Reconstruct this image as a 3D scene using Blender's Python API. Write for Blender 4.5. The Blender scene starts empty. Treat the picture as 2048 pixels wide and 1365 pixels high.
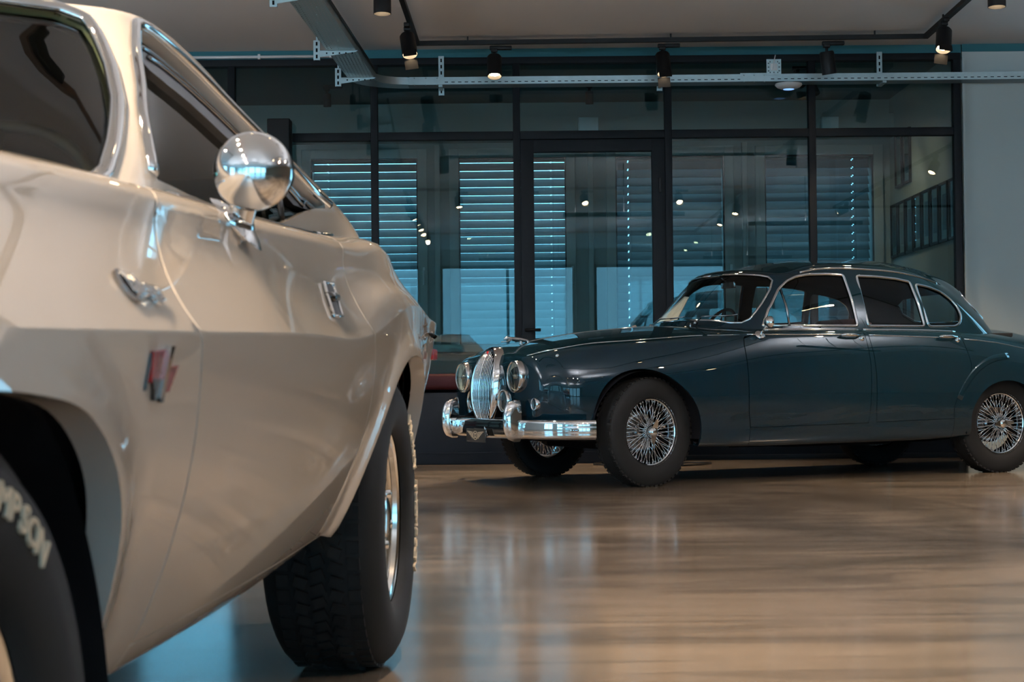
import bpy, bmesh, math, random
import numpy as np
from mathutils import Vector, Matrix
from mathutils.geometry import delaunay_2d_cdt
PI = math.pi
rnd = random.Random(7)
COL = bpy.context.scene.collection

# ------------------------------------------------------------------ object helpers
def tag(o, label=None, cat=None, group=None, kind=None):
    if label: o['label'] = label
    if cat: o['category'] = cat
    if group: o['group'] = group
    if kind: o['kind'] = kind
    return o

def empty(name, loc=(0, 0, 0), rot=(0, 0, 0), parent=None):
    o = bpy.data.objects.new(name, None)
    COL.objects.link(o)
    o.location = loc
    o.rotation_euler = rot
    o.empty_display_size = 0.1
    if parent: o.parent = parent
    return o

def link_mesh(name, me, mat, parent=None):
    if mat is not None:
        for m in (mat if isinstance(mat, (list, tuple)) else [mat]):
            me.materials.append(m)
    o = bpy.data.objects.new(name, me)
    COL.objects.link(o)
    if parent: o.parent = parent
    return o

class MB:
    """collects shapes, then links them as one mesh object"""
    def __init__(self):
        self.v = []; self.f = []; self.sm = []; self.mi = []
    def add(self, verts, faces, smooth=False, mi=0):
        b = len(self.v)
        self.v += [tuple(float(c) for c in p) for p in verts]
        self.f += [tuple(b + i for i in f) for f in faces]
        self.sm += [smooth] * len(faces)
        self.mi += [mi] * len(faces)
        return self
    def box(self, c, size, rot=None, mi=0, bevel=0.0):
        sx, sy, sz = [d / 2 for d in size]
        R = rot if rot is not None else Matrix.Identity(3)
        c = Vector(c)
        if bevel <= 0:
            vs = [c + R @ Vector((x * sx, y * sy, z * sz)) for x in (-1, 1) for y in (-1, 1) for z in (-1, 1)]
            fs = [(0, 1, 3, 2), (4, 6, 7, 5), (0, 4, 5, 1), (2, 3, 7, 6), (0, 2, 6, 4), (1, 5, 7, 3)]
            return self.add(vs, fs, False, mi)
        bm = bmesh.new()
        bmesh.ops.create_cube(bm, size=1)
        for v in bm.verts: v.co = Vector((v.co.x * sx * 2, v.co.y * sy * 2, v.co.z * sz * 2))
        bmesh.ops.bevel(bm, geom=bm.edges[:], offset=min(bevel, sx * .95, sy * .95, sz * .95), segments=2, affect='EDGES', profile=.6)
        bm.verts.index_update()
        self.add([c + R @ v.co for v in bm.verts], [[v.index for v in f.verts] for f in bm.faces], True, mi)
        bm.free()
        return self
    def tube(self, pts, r, n=12, caps=True, mi=0, smooth=True, squash=None):
        """tube along points; r scalar or list; squash=(normal vector, factor)"""
        P = [Vector(p) for p in pts]
        rs = r if isinstance(r, (list, tuple)) else [r] * len(P)
        vs = []; fs = []
        prev = None
        for i, p in enumerate(P):
            t = (P[min(i + 1, len(P) - 1)] - P[max(i - 1, 0)])
            t = t.normalized() if t.length > 1e-9 else Vector((0, 0, 1))
            if prev is None:
                a = Vector((0, 0, 1)) if abs(t.z) < .9 else Vector((1, 0, 0))
                u = t.cross(a).normalized()
            else:
                u = (prev - t * prev.dot(t))
                u = u.normalized() if u.length > 1e-6 else t.orthogonal().normalized()
            prev = u
            w = t.cross(u)
            for k in range(n):
                a = 2 * PI * k / n
                d = u * math.cos(a) * rs[i] + w * math.sin(a) * rs[i]
                if squash: 
                    nn = Vector(squash[0]).normalized()
                    d = d - nn * d.dot(nn) * (1 - squash[1])
                vs.append(p + d)
        for i in range(len(P) - 1):
            for k in range(n):
                a = i * n + k; b = i * n + (k + 1) % n
                fs.append((a, b, b + n, a + n))
        if caps:
            fs.append(tuple(range(n - 1, -1, -1)))
            fs.append(tuple(range((len(P) - 1) * n, len(P) * n)))
        return self.add(vs, fs, smooth, mi)
    def lathe(self, prof, n=48, origin=(0, 0, 0), axis='z', a0=0, a1=2 * PI, mi=0, smooth=True, rot=None):
        """prof: list of (radius, height); revolved about axis"""
        closed = abs(a1 - a0 - 2 * PI) < 1e-6
        m = n if closed else n + 1
        vs = []; fs = []
        o = Vector(origin)
        for r, h in prof:
            for k in range(m):
                a = a0 + (a1 - a0) * k / n
                x, y = r * math.cos(a), r * math.sin(a)
                p = {'z': Vector((x, y, h)), 'x': Vector((h, x, y)), 'y': Vector((y, h, x))}[axis]
                if rot is not None: p = rot @ p
                vs.append(o + p)
        for i in range(len(prof) - 1):
            for k in range(n):
                a = i * m + k; b = i * m + (k + 1) % m
                fs.append((a, b, b + m, a + m))
        return self.add(vs, fs, smooth, mi)
    def prism(self, poly, z0, z1, fn=None, mi=0, smooth=False):
        """poly (x, y) extruded from z0 to z1; fn maps (x,y,z) to 3-D"""
        fn = fn or (lambda x, y, z: (x, y, z))
        n = len(poly)
        vs = [fn(x, y, z0) for x, y in poly] + [fn(x, y, z1) for x, y in poly]
        fs = [tuple(range(n - 1, -1, -1)), tuple(range(n, 2 * n))]
        for i in range(n):
            j = (i + 1) % n
            fs.append((i, j, j + n, i + n))
        return self.add(vs, fs, smooth, mi)
    def sweep(self, path, prof, up=(0, 0, 1), closed=True, mi=0, smooth=True, caps=True):
        """profile (side, up) swept along a path, 'side' = horizontal normal of path"""
        P = [Vector(p) for p in path]; U0 = Vector(up)
        m = len(prof); vs = []; fs = []
        for i, p in enumerate(P):
            t = (P[min(i + 1, len(P) - 1)] - P[max(i - 1, 0)]).normalized()
            sd = t.cross(U0).normalized(); u = sd.cross(t).normalized()
            for a, b in prof: vs.append(p + sd * a + u * b)
        for i in range(len(P) - 1):
            for k in range(m if closed else m - 1):
                a = i * m + k; b = i * m + (k + 1) % m
                fs.append((a, b, b + m, a + m))
        if caps and closed:
            fs.append(tuple(range(m - 1, -1, -1))); fs.append(tuple(range((len(P) - 1) * m, len(P) * m)))
        return self.add(vs, fs, smooth, mi)
    def grid(self, G, smooth=True, mi=0, flip=False):
        """G[i][j] points"""
        n, m = len(G), len(G[0])
        vs = [p for row in G for p in row]; fs = []
        for i in range(n - 1):
            for j in range(m - 1):
                q = (i * m + j, i * m + j + 1, (i + 1) * m + j + 1, (i + 1) * m + j)
                fs.append(q[::-1] if flip else q)
        return self.add(vs, fs, smooth, mi)
    def ball(self, c, r, n=16, m=10, mi=0, scale=(1, 1, 1), rot=None):
        c = Vector(c); vs = []; fs = []
        for i in range(m + 1):
            th = PI * i / m
            for k in range(n):
                a = 2 * PI * k / n
                p = Vector((r * math.sin(th) * math.cos(a) * scale[0], r * math.sin(th) * math.sin(a) * scale[1], r * math.cos(th) * scale[2]))
                if rot is not None: p = rot @ p
                vs.append(c + p)
        for i in range(m):
            for k in range(n):
                a = i * n + k; b = i * n + (k + 1) % n
                fs.append((a, a + n, b + n, b))
        return self.add(vs, fs, True, mi)
    def build(self, name, mat, parent=None, fix=True, autosmooth=None, weld=True):
        me = bpy.data.meshes.new(name)
        me.from_pydata(self.v, [], self.f)
        me.polygons.foreach_set('use_smooth', self.sm)
        me.polygons.foreach_set('material_index', self.mi)
        me.update()
        if fix:
            bm = bmesh.new(); bm.from_mesh(me)
            if weld: bmesh.ops.remove_doubles(bm, verts=bm.verts, dist=1e-5)
            bmesh.ops.recalc_face_normals(bm, faces=bm.faces)
            bm.to_mesh(me); bm.free()
        if autosmooth:
            me.set_sharp_from_angle(angle=math.radians(autosmooth))
        return link_mesh(name, me, mat, parent)

def mirror_w(o, name=None, parent=None):
    """copy of a part mirrored across the car's centre plane (local y -> -y)"""
    me = o.data.copy()
    n = len(me.vertices)
    co = np.empty(n * 3); me.vertices.foreach_get('co', co); co = co.reshape(-1, 3)
    has = me.has_custom_normals
    if has:
        cn = np.array([tuple(c.vector) for c in me.corner_normals])
        lv = np.array([l.vertex_index for l in me.loops])
    co[:, 1] *= -1
    me.vertices.foreach_set('co', co.ravel())
    me.flip_normals()
    if has:
        vn = np.zeros((n, 3)); vn[lv] = cn; vn[:, 1] *= -1
        me.normals_split_custom_set_from_vertices(vn)
    me.update()
    c = bpy.data.objects.new(name or o.name.split('.')[0], me)
    COL.objects.link(c)
    c.parent = parent or o.parent
    if o.location.length > 0: c.location = (o.location.x, -o.location.y, o.location.z)
    if 'label' in o: c['label'] = o['label']
    for ch in list(o.children):
        mirror_w(ch, parent=c)
    return c

# ------------------------------------------------------------------ splines and body surfaces
def spline_coef(x, Y):
    """natural cubic second derivatives for knots x and values Y (N, ...)"""
    n = len(x); h = np.diff(x)
    A = np.zeros((n, n)); B = np.zeros_like(Y)
    A[0, 0] = A[-1, -1] = 1
    for i in range(1, n - 1):
        A[i, i - 1] = h[i - 1]; A[i, i] = 2 * (h[i - 1] + h[i]); A[i, i + 1] = h[i]
        B[i] = 6 * ((Y[i + 1] - Y[i]) / h[i] - (Y[i] - Y[i - 1]) / h[i - 1])
    return np.linalg.solve(A, B.reshape(n, -1)).reshape(Y.shape)

def spline_eval(x, Y, q, M=None):
    """Y (N, D) at q (Q,) -> (Q, D)"""
    x = np.asarray(x, float); Y = np.asarray(Y, float); q = np.asarray(q, float)
    if M is None: M = spline_coef(x, Y)
    i = np.clip(np.searchsorted(x, q, side='right') - 1, 0, len(x) - 2)
    h = (x[i + 1] - x[i]); a = (x[i + 1] - q) / h; b = (q - x[i]) / h
    sh = (-1,) + (1,) * (Y.ndim - 1)
    a = a.reshape(sh); b = b.reshape(sh); h = h.reshape(sh)
    return a * Y[i] + b * Y[i + 1] + ((a ** 3 - a) * M[i] + (b ** 3 - b) * M[i + 1]) * h * h / 6

def smooth_path(pts, n=8, closed=False):
    P = np.array(pts, float)
    if closed: P = np.vstack([P[-2:], P, P[:3]])
    d = np.r_[0, np.cumsum(np.maximum(np.linalg.norm(np.diff(P, axis=0), axis=1), 1e-6) ** .6)]
    if closed:
        a, b = d[2], d[-3 + 0]
        q = np.linspace(d[2], d[len(P) - 3], n * len(pts) + 1)[:-1]
    else:
        q = np.linspace(0, d[-1], n * (len(pts) - 1) + 1)
    return spline_eval(d, P, q)

class Loft:
    """surface from a control net P[i][j] = (s, w, z); i along first parameter with knots U, j along second (uniform).
    creases: j indices where the surface has an edge. mirror_hi: last j lies on the centre plane."""
    def __init__(self, U, P, creases=(), mirror_hi=True, mirror_u=False):
        self.U = np.array(U, float); self.P = np.array(P, float)
        self.N = self.P.shape[1]; self.cr = list(creases); self.mh = mirror_hi; self.mu = mirror_u
        UU, PP = self.U, self.P
        self.off = 0
        if mirror_u:                       # first and last u rows lie on the centre plane too
            flip = np.array([1, -1, 1.])
            UU = np.r_[2 * UU[0] - UU[2], 2 * UU[0] - UU[1], UU, 2 * UU[-1] - UU[-2], 2 * UU[-1] - UU[-3]]
            PP = np.concatenate([PP[2:3] * flip, PP[1:2] * flip, PP, PP[-2:-1] * flip, PP[-3:-2] * flip])
        self.UU, self.PP = UU, PP
        self.MU = spline_coef(UU, PP)
    def net(self, u):
        return spline_eval(self.UU, self.PP, u, self.MU)          # (Q, N, 3)
    def __call__(self, u, v):
        u = np.atleast_1d(np.asarray(u, float)); v = np.atleast_1d(np.asarray(v, float))
        out = np.zeros((len(u), 3))
        C = self.net(u)
        N = self.N
        br = [0] + self.cr + [N - 1]
        for a, b in zip(br[:-1], br[1:]):
            last = b == N - 1
            m = (v >= a) & ((v < b) if not last else (v <= b + 1e-9))
            if not m.any(): continue
            Y = C[m][:, a:b + 1]
            x = np.arange(a, b + 1, dtype=float)
            if last and self.mh:
                ext = Y[:, -3:-1][:, ::-1] * np.array([1, -1, 1.])
                Y = np.concatenate([Y, ext], axis=1); x = np.r_[x, b + 1, b + 2]
            Yt = np.moveaxis(Y, 1, 0)                              # (n, Q, 3)
            M = spline_coef(x, Yt)
            q = v[m]; i = np.clip(np.floor(q - a).astype(int), 0, len(x) - 2)
            bb = (q - x[i])[:, None]; aa = 1 - bb; k = np.arange(len(q))
            out[m] = aa * Yt[i, k] + bb * Yt[i + 1, k] + ((aa ** 3 - aa) * M[i, k] + (bb ** 3 - bb) * M[i + 1, k]) / 6
        return out
    def normal(self, u, v, eu=2e-3, ev=.02):
        lo, hi = self.U[0], self.U[-1]
        ua, ub = np.clip(u - eu, lo, hi), np.clip(u + eu, lo, hi)
        va, vb = np.clip(v - ev, 0, self.N - 1), np.clip(v + ev, 0, self.N - 1)
        du = self(ub, v) - self(ua, v); dv = self(u, vb) - self(u, va)
        n = np.cross(du, dv)
        l = np.linalg.norm(n, axis=1, keepdims=True)
        return n / np.maximum(l, 1e-12)
    def invert(self, pts, ax=(0, 2), urange=None, vrange=None, res=(260, 160)):
        """(u, v) whose point matches pts on the two given axes"""
        u0, u1 = urange or (self.U[0], self.U[-1]); v0, v1 = vrange or (0, self.N - 1)
        gu = np.linspace(u0, u1, res[0]); gv = np.linspace(v0, v1, res[1])
        key = (u0, u1, v0, v1, ax)
        if not hasattr(self, 'cache'): self.cache = {}
        if key not in self.cache:
            A, B = np.meshgrid(gu, gv, indexing='ij')
            self.cache[key] = (A.ravel(), B.ravel(), self(A.ravel(), B.ravel())[:, list(ax)])
        A, B, G = self.cache[key]
        pts = np.array(pts, float)
        k = np.array([np.argmin(((G - p) ** 2).sum(1)) for p in pts])
        u, v = A[k].copy(), B[k].copy()
        for _ in range(8):
            F = self(u, v)[:, list(ax)] - pts
            e = 1e-4
            Ju = (self(np.clip(u + e, self.U[0], self.U[-1]), v)[:, list(ax)] - F - pts) / e
            Jv = (self(u, np.clip(v + e * 5, 0, self.N - 1))[:, list(ax)] - F - pts) / (e * 5)
            det = Ju[:, 0] * Jv[:, 1] - Ju[:, 1] * Jv[:, 0]
            det = np.where(np.abs(det) < 1e-9, 1e-9, det)
            du = -(F[:, 0] * Jv[:, 1] - F[:, 1] * Jv[:, 0]) / det
            dv = -(Ju[:, 0] * F[:, 1] - Ju[:, 1] * F[:, 0]) / det
            u = np.clip(u + np.clip(du, -.05 * (u1 - u0), .05 * (u1 - u0)), u0, u1); v = np.clip(v + np.clip(dv, -.3, .3), v0, v1)
        return np.stack([u, v], 1)

def resample(poly, step, closed=True):
    P = np.array(poly, float); out = []
    n = len(P)
    for i in range(n if closed else n - 1):
        a, b = P[i], P[(i + 1) % n]
        k = max(1, int(math.ceil(np.linalg.norm(b - a) / step)))
        for j in range(k): out.append(a + (b - a) * j / k)
    if not closed: out.append(P[-1])
    return np.array(out)

def inside(poly, pts):
    x, y = pts[:, 0], pts[:, 1]; P = np.asarray(poly)
    c = np.zeros(len(pts), bool)
    j = len(P) - 1
    for i in range(len(P)):
        xi, yi = P[i]; xj, yj = P[j]
        if yi != yj:
            c ^= ((yi > y) != (yj > y)) & (x < (xj - xi) * (y - yi) / (yj - yi) + xi)
        j = i
    return c

class Metric:
    """stretches (u, v) so that the grid is about even in metres"""
    def __init__(self, S):
        self.S = S
        us = np.linspace(S.U[0], S.U[-1], 60); vs = np.linspace(0, S.N - 1, 25 * (S.N - 1) + 1)
        A, B = np.meshgrid(us, vs, indexing='ij')
        G = S(A.ravel(), B.ravel()).reshape(len(us), len(vs), 3)
        lu = np.linalg.norm(np.diff(G, axis=0), axis=2).max(1); lv = np.linalg.norm(np.diff(G, axis=1), axis=2).mean(0)
        self.us, self.cu = us, np.r_[0, np.cumsum(np.maximum(lu * .7, 1e-4))]
        self.vs, self.cv = vs, np.r_[0, np.cumsum(np.maximum(lv, 1e-5))]
    def fwd(self, P): return np.stack([np.interp(P[:, 0], self.us, self.cu), np.interp(P[:, 1], self.vs, self.cv)], 1)
    def bwd(self, P): return np.stack([np.interp(P[:, 0], self.cu, self.us), np.interp(P[:, 1], self.cv, self.vs)], 1)

def panel(name, S, outer, holes=(), mat=None, parent=None, step=.03, depth=.012, lift=0.0, side=1, fine=(), vrows=(), flange=True, sgn=1, both=False, inset=0.0, bumps=()):
    """a piece of surface S bounded by polygons in (u, v); gets folded edges of the given depth.
    sgn flips the surface normal so that it points outwards."""
    if not hasattr(S, 'metric'): S.metric = Metric(S)
    M = S.metric
    loops = [M.fwd(np.array(outer))] + [M.fwd(np.array(h)) for h in holes]
    if inset:
        L = loops[0]; d = np.roll(L, -1, 0) - np.roll(L, 1, 0); d /= np.maximum(np.linalg.norm(d, axis=1, keepdims=True), 1e-9)
        area = (L[:, 0] * np.roll(L[:, 1], -1) - np.roll(L[:, 0], -1) * L[:, 1]).sum()
        nn = np.stack([-d[:, 1], d[:, 0]], 1) * (1 if area > 0 else -1)
        fix = (np.abs(np.array(outer)[:, 1] - (S.N - 1)) < 1e-6) if (both and S.mh) else np.zeros(len(L), bool)
        if both and S.mu: fix |= (np.abs(np.array(outer)[:, 0] - S.U[0]) < 1e-6) | (np.abs(np.array(outer)[:, 0] - S.U[-1]) < 1e-6)
        loops[0] = L + nn * inset * (~fix)[:, None]
        if both and S.mh: loops[0][fix] = L[fix]
    loops = [resample(L, step * .8) for L in loops]
    lo, hi = loops[0].min(0), loops[0].max(0)
    gx = np.arange(lo[0] + step * .5, hi[0], step); gy = np.arange(lo[1] + step * .5, hi[1], step)
    if len(vrows):
        rows = M.fwd(np.array([[S.U[0], r] for r in vrows]))[:, 1]
        gy = np.array([g for g in gy if np.min(np.abs(rows - g)) > step * .45] + list(rows))
    A, B = np.meshgrid(gx, gy)
    # triangular offset for better triangles
    G = np.stack([A.ravel(), B.ravel()], 1)
    m = inside(loops[0], G)
    for h in loops[1:]: m &= ~inside(h, G)
    G = G[m]
    for line, wdt in fine:              # extra points close to rolled lips
        Lf = resample(M.fwd(np.array(line)), .012, closed=False)
        tt = np.gradient(Lf, axis=0); tt /= np.maximum(np.linalg.norm(tt, axis=1, keepdims=True), 1e-9); nn = np.stack([-tt[:, 1], tt[:, 0]], 1)
        ex = np.vstack([Lf + nn * o for k in range(1, int(wdt / .009)) for o in (k * .009, -k * .009)])
        me_ = inside(loops[0], ex)
        for h in loops[1:]: me_ &= ~inside(h, ex)
        ex = ex[me_]
        kk = np.ones(len(G), bool)
        for i in range(0, len(G), 2000): kk[i:i + 2000] = np.sqrt(((G[i:i + 2000, None] - Lf[None]) ** 2).sum(2).min(1)) > wdt
        G = np.vstack([G[kk], ex])
    allb = np.vstack(loops)
    if len(G):
        keepm = np.ones(len(G), bool)
        for i in range(0, len(G), 2000):
            d = ((G[i:i + 2000, None] - allb[None]) ** 2).sum(2).min(1)
            keepm[i:i + 2000] = d > ((.006 if len(fine) else step * .42)) ** 2
        G = G[keepm]
    vs = []; es = []
    for L in loops:
        b = len(vs); vs += [Vector((float(p[0]), float(p[1]))) for p in L]
        es += [(b + i, b + (i + 1) % len(L)) for i in range(len(L))]
    nb = len(vs)
    vs += [Vector((float(p[0]), float(p[1]))) for p in G]
    r = delaunay_2d_cdt(vs, es, [], 0, 1e-7)
    V = np.array([tuple(p) for p in r[0]]); F = np.array([f for f in r[2] if len(f) == 3])
    cen = V[F].mean(1)
    m = inside(loops[0], cen)
    for h in loops[1:]: m &= ~inside(h, cen)
    F = F[m]
    # orientation
    a, b, c = V[F[:, 0]], V[F[:, 1]], V[F[:, 2]]
    ar = (b[:, 0] - a[:, 0]) * (c[:, 1] - a[:, 1]) - (b[:, 1] - a[:, 1]) * (c[:, 0] - a[:, 0])
    F = F[np.abs(ar) > 1e-9]; ar = ar[np.abs(ar) > 1e-9]
    F[ar * sgn < 0] = F[ar * sgn < 0][:, ::-1]
    used = np.unique(F); remap = -np.ones(len(V), int); remap[used] = np.arange(len(used))
    V = V[used]; F = remap[F]
    UV = M.bwd(V)
    X = S(UV[:, 0], UV[:, 1]); N = S.normal(UV[:, 0], UV[:, 1]) * sgn
    X = X + N * lift
    if both:
        cl = np.abs(S(UV[:, 0], UV[:, 1])[:, 1]) < 2e-4
        X[cl, 1] = 0; N[cl, 1] = 0; N[cl] /= np.maximum(np.linalg.norm(N[cl], axis=1, keepdims=True), 1e-9)
    if len(bumps):                      # rolled lips: (polyline in u,v; height; radius)
        W = np.zeros(len(X)); D = np.zeros(len(X))
        for line, hh, rr_ in bumps:
            L = resample(M.fwd(np.array(line)), .01, closed=False)
            d = np.full(len(V), 9.)
            for i in range(0, len(V), 3000): d[i:i + 3000] = np.sqrt(((V[i:i + 3000, None] - L[None]) ** 2).sum(2).min(1))
            q = np.clip(1 - d / rr_, 0, 1); D += hh * q * q * (3 - 2 * q); W = np.maximum(W, np.clip(2.2 - d / rr_, 0, 1))
        X = X + N * D[:, None]
        fn = np.cross(X[F[:, 1]] - X[F[:, 0]], X[F[:, 2]] - X[F[:, 0]]); vn = np.zeros_like(X)
        for k in range(3): np.add.at(vn, F[:, k], fn)
        vn /= np.maximum(np.linalg.norm(vn, axis=1, keepdims=True), 1e-12)
        vn *= np.sign((vn * N).sum(1, keepdims=True))
        N = N * (1 - W[:, None]) + vn * W[:, None]; N /= np.linalg.norm(N, axis=1, keepdims=True)
    # boundary flange
    if flange:
        E = {}
        for f in F:
            for i in range(3):
                e = (f[i], f[(i + 1) % 3])
                if (e[1], e[0]) in E: del E[(e[1], e[0])]
                else: E[e] = 1
        if both: E = {e: 1 for e in E if not (cl[e[0]] and cl[e[1]])}
        bv = sorted({x for e in E for x in e}); idx = {x: i for i, x in enumerate(bv)}
        n0 = len(X)
        X0 = X[bv]; N0 = N[bv]
        T = np.zeros_like(X0)
        for x, y in E:
            d = X[y] - X[x]; T[idx[x]] += d; T[idx[y]] += d
        O = np.cross(T, N0); O /= np.maximum(np.linalg.norm(O, axis=1, keepdims=True), 1e-9)
        X1 = X0 - N0 * depth
        X = np.vstack([X, X0, X1]); N = np.vstack([N, O, O])
        nbv = len(bv)
        Q = [(idx[y] + n0, idx[x] + n0, idx[x] + n0 + nbv, idx[y] + n0 + nbv) for x, y in E]
    else: Q = []
    if side < 0:
        X = X * np.array([1, -1, 1.]); N = N * np.array([1, -1, 1.])
        F = F[:, ::-1]; Q = [q[::-1] for q in Q]
    if both:
        n1 = len(X); X = np.vstack([X, X * np.array([1, -1, 1.])]); N = np.vstack([N, N * np.array([1, -1, 1.])])
        F = np.vstack([F, F[:, ::-1] + n1]); Q = Q + [tuple(i + n1 for i in q[::-1]) for q in Q]
    me = bpy.data.meshes.new(name)
    me.from_pydata(X.tolist(), [], [tuple(int(i) for i in f) for f in F] + [tuple(int(i) for i in q) for q in Q])
    me.polygons.foreach_set('use_smooth', [True] * len(me.polygons))
    me.update()
    me.normals_split_custom_set_from_vertices(N.tolist())
    o = link_mesh(name, me, mat, parent)
    return o

def strip(S, uv, prof_w, prof_h, lift=0.0, n=None, sgn=1, closed=False):
    """moulding that follows a (u, v) line on the surface: half-round profile; returns MB"""
    uv = np.array(uv, float)
    X = S(uv[:, 0], uv[:, 1]); N = S.normal(uv[:, 0], uv[:, 1]) * sgn
    X = X + N * lift
    n_ = len(X)
    mb = MB(); vs = []; K = 7
    for i in range(n_):
        a, b = (i - 1, i + 1)
        if closed: t = X[(i + 1) % n_] - X[i - 1]
        else: t = X[min(i + 1, n_ - 1)] - X[max(i - 1, 0)]
        t = t / max(np.linalg.norm(t), 1e-9)
        s = np.cross(N[i], t); s /= max(np.linalg.norm(s), 1e-9)
        for k in range(K):
            an = PI * k / (K - 1)
            vs.append(X[i] + s * math.cos(an) * prof_w / 2 + N[i] * (math.sin(an) * prof_h - .002))
    fs = []
    for i in range(n_ if closed else n_ - 1):
        j = (i + 1) % n_
        for k in range(K - 1): fs.append((i * K + k, i * K + k + 1, j * K + k + 1, j * K + k))
        fs.append((i * K + K - 1, i * K, j * K, j * K + K - 1))
    if not closed:
        fs.append(tuple(range(K))); fs.append(tuple(range((n_ - 1) * K, n_ * K))[::-1])
    mb.add(vs, fs, True)
    return mb

def text_mesh(txt, size=1.0, extrude=.01, shear=0.0, bevel=0.0, spacing=1.0, align='CENTER', font_res=3):
    cu = bpy.data.curves.new('txt', 'FONT')
    cu.body = txt; cu.size = size; cu.extrude = extrude; cu.shear = shear; cu.bevel_depth = bevel
    cu.align_x = align; cu.align_y = 'CENTER'; cu.space_character = spacing; cu.resolution_u = font_res
    o = bpy.data.objects.new('txt', cu)
    COL.objects.link(o)
    dg = bpy.context.evaluated_depsgraph_get()
    dg.update()
    me = bpy.data.meshes.new_from_object(o.evaluated_get(dg))
    vs = [tuple(v.co) for v in me.vertices]; fs = [tuple(p.vertices) for p in me.polygons]
    bpy.data.objects.remove(o); bpy.data.curves.remove(cu); bpy.data.meshes.remove(me)
    return vs, fs
# ------------------------------------------------------------------ materials
MAT = {}
def mat(name, base=(.5, .5, .5), rough=.5, metal=0.0, coat=0.0, coat_rough=.03, spec=.5, emit=None, estr=0, noise=None, bump=None, ior=1.5, sheen=0):
    m = bpy.data.materials.new(name); m.use_nodes = True
    nt = m.node_tree; b = nt.nodes['Principled BSDF']
    b.inputs['Base Color'].default_value = (*base, 1)
    b.inputs['Roughness'].default_value = rough
    b.inputs['Metallic'].default_value = metal
    b.inputs['Coat Weight'].default_value = coat
    b.inputs['Coat Roughness'].default_value = coat_rough
    b.inputs['Specular IOR Level'].default_value = spec
    b.inputs['IOR'].default_value = ior
    b.inputs['Sheen Weight'].default_value = sheen
    if emit:
        b.inputs['Emission Color'].default_value = (*emit, 1); b.inputs['Emission Strength'].default_value = estr
    if noise or bump:
        tc = nt.nodes.new('ShaderNodeTexCoord')
    if noise:      # (scale, amount)
        n = nt.nodes.new('ShaderNodeTexNoise'); n.inputs['Scale'].default_value = noise[0]; n.inputs['Detail'].default_value = 6
        mr = nt.nodes.new('ShaderNodeMapRange'); mr.inputs['To Min'].default_value = 1 - noise[1]; mr.inputs['To Max'].default_value = 1 + noise[1]
        mx = nt.nodes.new('ShaderNodeMix'); mx.data_type = 'RGBA'; mx.blend_type = 'MULTIPLY'; mx.inputs[0].default_value = 1
        mx.inputs[6].default_value = (*base, 1)
        nt.links.new(tc.outputs['Object'], n.inputs['Vector']); nt.links.new(n.outputs['Fac'], mr.inputs['Value'])
        nt.links.new(mr.outputs['Result'], mx.inputs[7]); nt.links.new(mx.outputs[2], b.inputs['Base Color'])
    if bump:       # (scale, strength, distance)
        n = nt.nodes.new('ShaderNodeTexNoise'); n.inputs['Scale'].default_value = bump[0]; n.inputs['Detail'].default_value = 4
        bp = nt.nodes.new('ShaderNodeBump'); bp.inputs['Strength'].default_value = bump[1]; bp.inputs['Distance'].default_value = bump[2]
        nt.links.new(tc.outputs['Object'], n.inputs['Vector']); nt.links.new(n.outputs['Fac'], bp.inputs['Height']); nt.links.new(bp.outputs['Normal'], b.inputs['Normal'])
    MAT[name] = m
    return m

def glass_mat(name, tint=(.95, .98, .97), ior=1.5, boost=1.0, rough=0.0):
    """clear pane: see-through with a Fresnel mirror on top (no caustic noise)"""
    m = bpy.data.materials.new(name); m.use_nodes = True
    nt = m.node_tree; nt.nodes.clear()
    out = nt.nodes.new('ShaderNodeOutputMaterial')
    tr = nt.nodes.new('ShaderNodeBsdfTransparent'); tr.inputs[0].default_value = (*tint, 1)
    gl = nt.nodes.new('ShaderNodeBsdfGlossy'); gl.inputs['Roughness'].default_value = rough
    fr = nt.nodes.new('ShaderNodeFresnel'); fr.inputs['IOR'].default_value = ior
    # same Fresnel from both sides of the pane
    ge = nt.nodes.new('ShaderNodeNewGeometry')
    mu = nt.nodes.new('ShaderNodeMath'); mu.operation = 'MULTIPLY'; mu.inputs[1].default_value = boost; mu.use_clamp = True
    lw = nt.nodes.new('ShaderNodeMapRange'); lw.inputs['From Min'].default_value = 0; lw.inputs['From Max'].default_value = 1
    lw.inputs['To Min'].default_value = ior; lw.inputs['To Max'].default_value = 1 / ior
    nt.links.new(ge.outputs['Backfacing'], lw.inputs['Value'])
    nt.links.new(lw.outputs['Result'], fr.inputs['IOR'])
    fr.inputs['IOR'].default_value = ior
    mx = nt.nodes.new('ShaderNodeMixShader')
    fr2 = nt.nodes.new('ShaderNodeFresnel'); 
    nt.links.new(fr.outputs[0], mu.inputs[0]); nt.links.new(mu.outputs[0], mx.inputs[0])
    nt.links.new(tr.outputs[0], mx.inputs[1]); nt.links.new(gl.outputs[0], mx.inputs[2])
    nt.links.new(mx.outputs[0], out.inputs[0])
    nt.nodes.remove(fr2)
    MAT[name] = m
    return m

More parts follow.
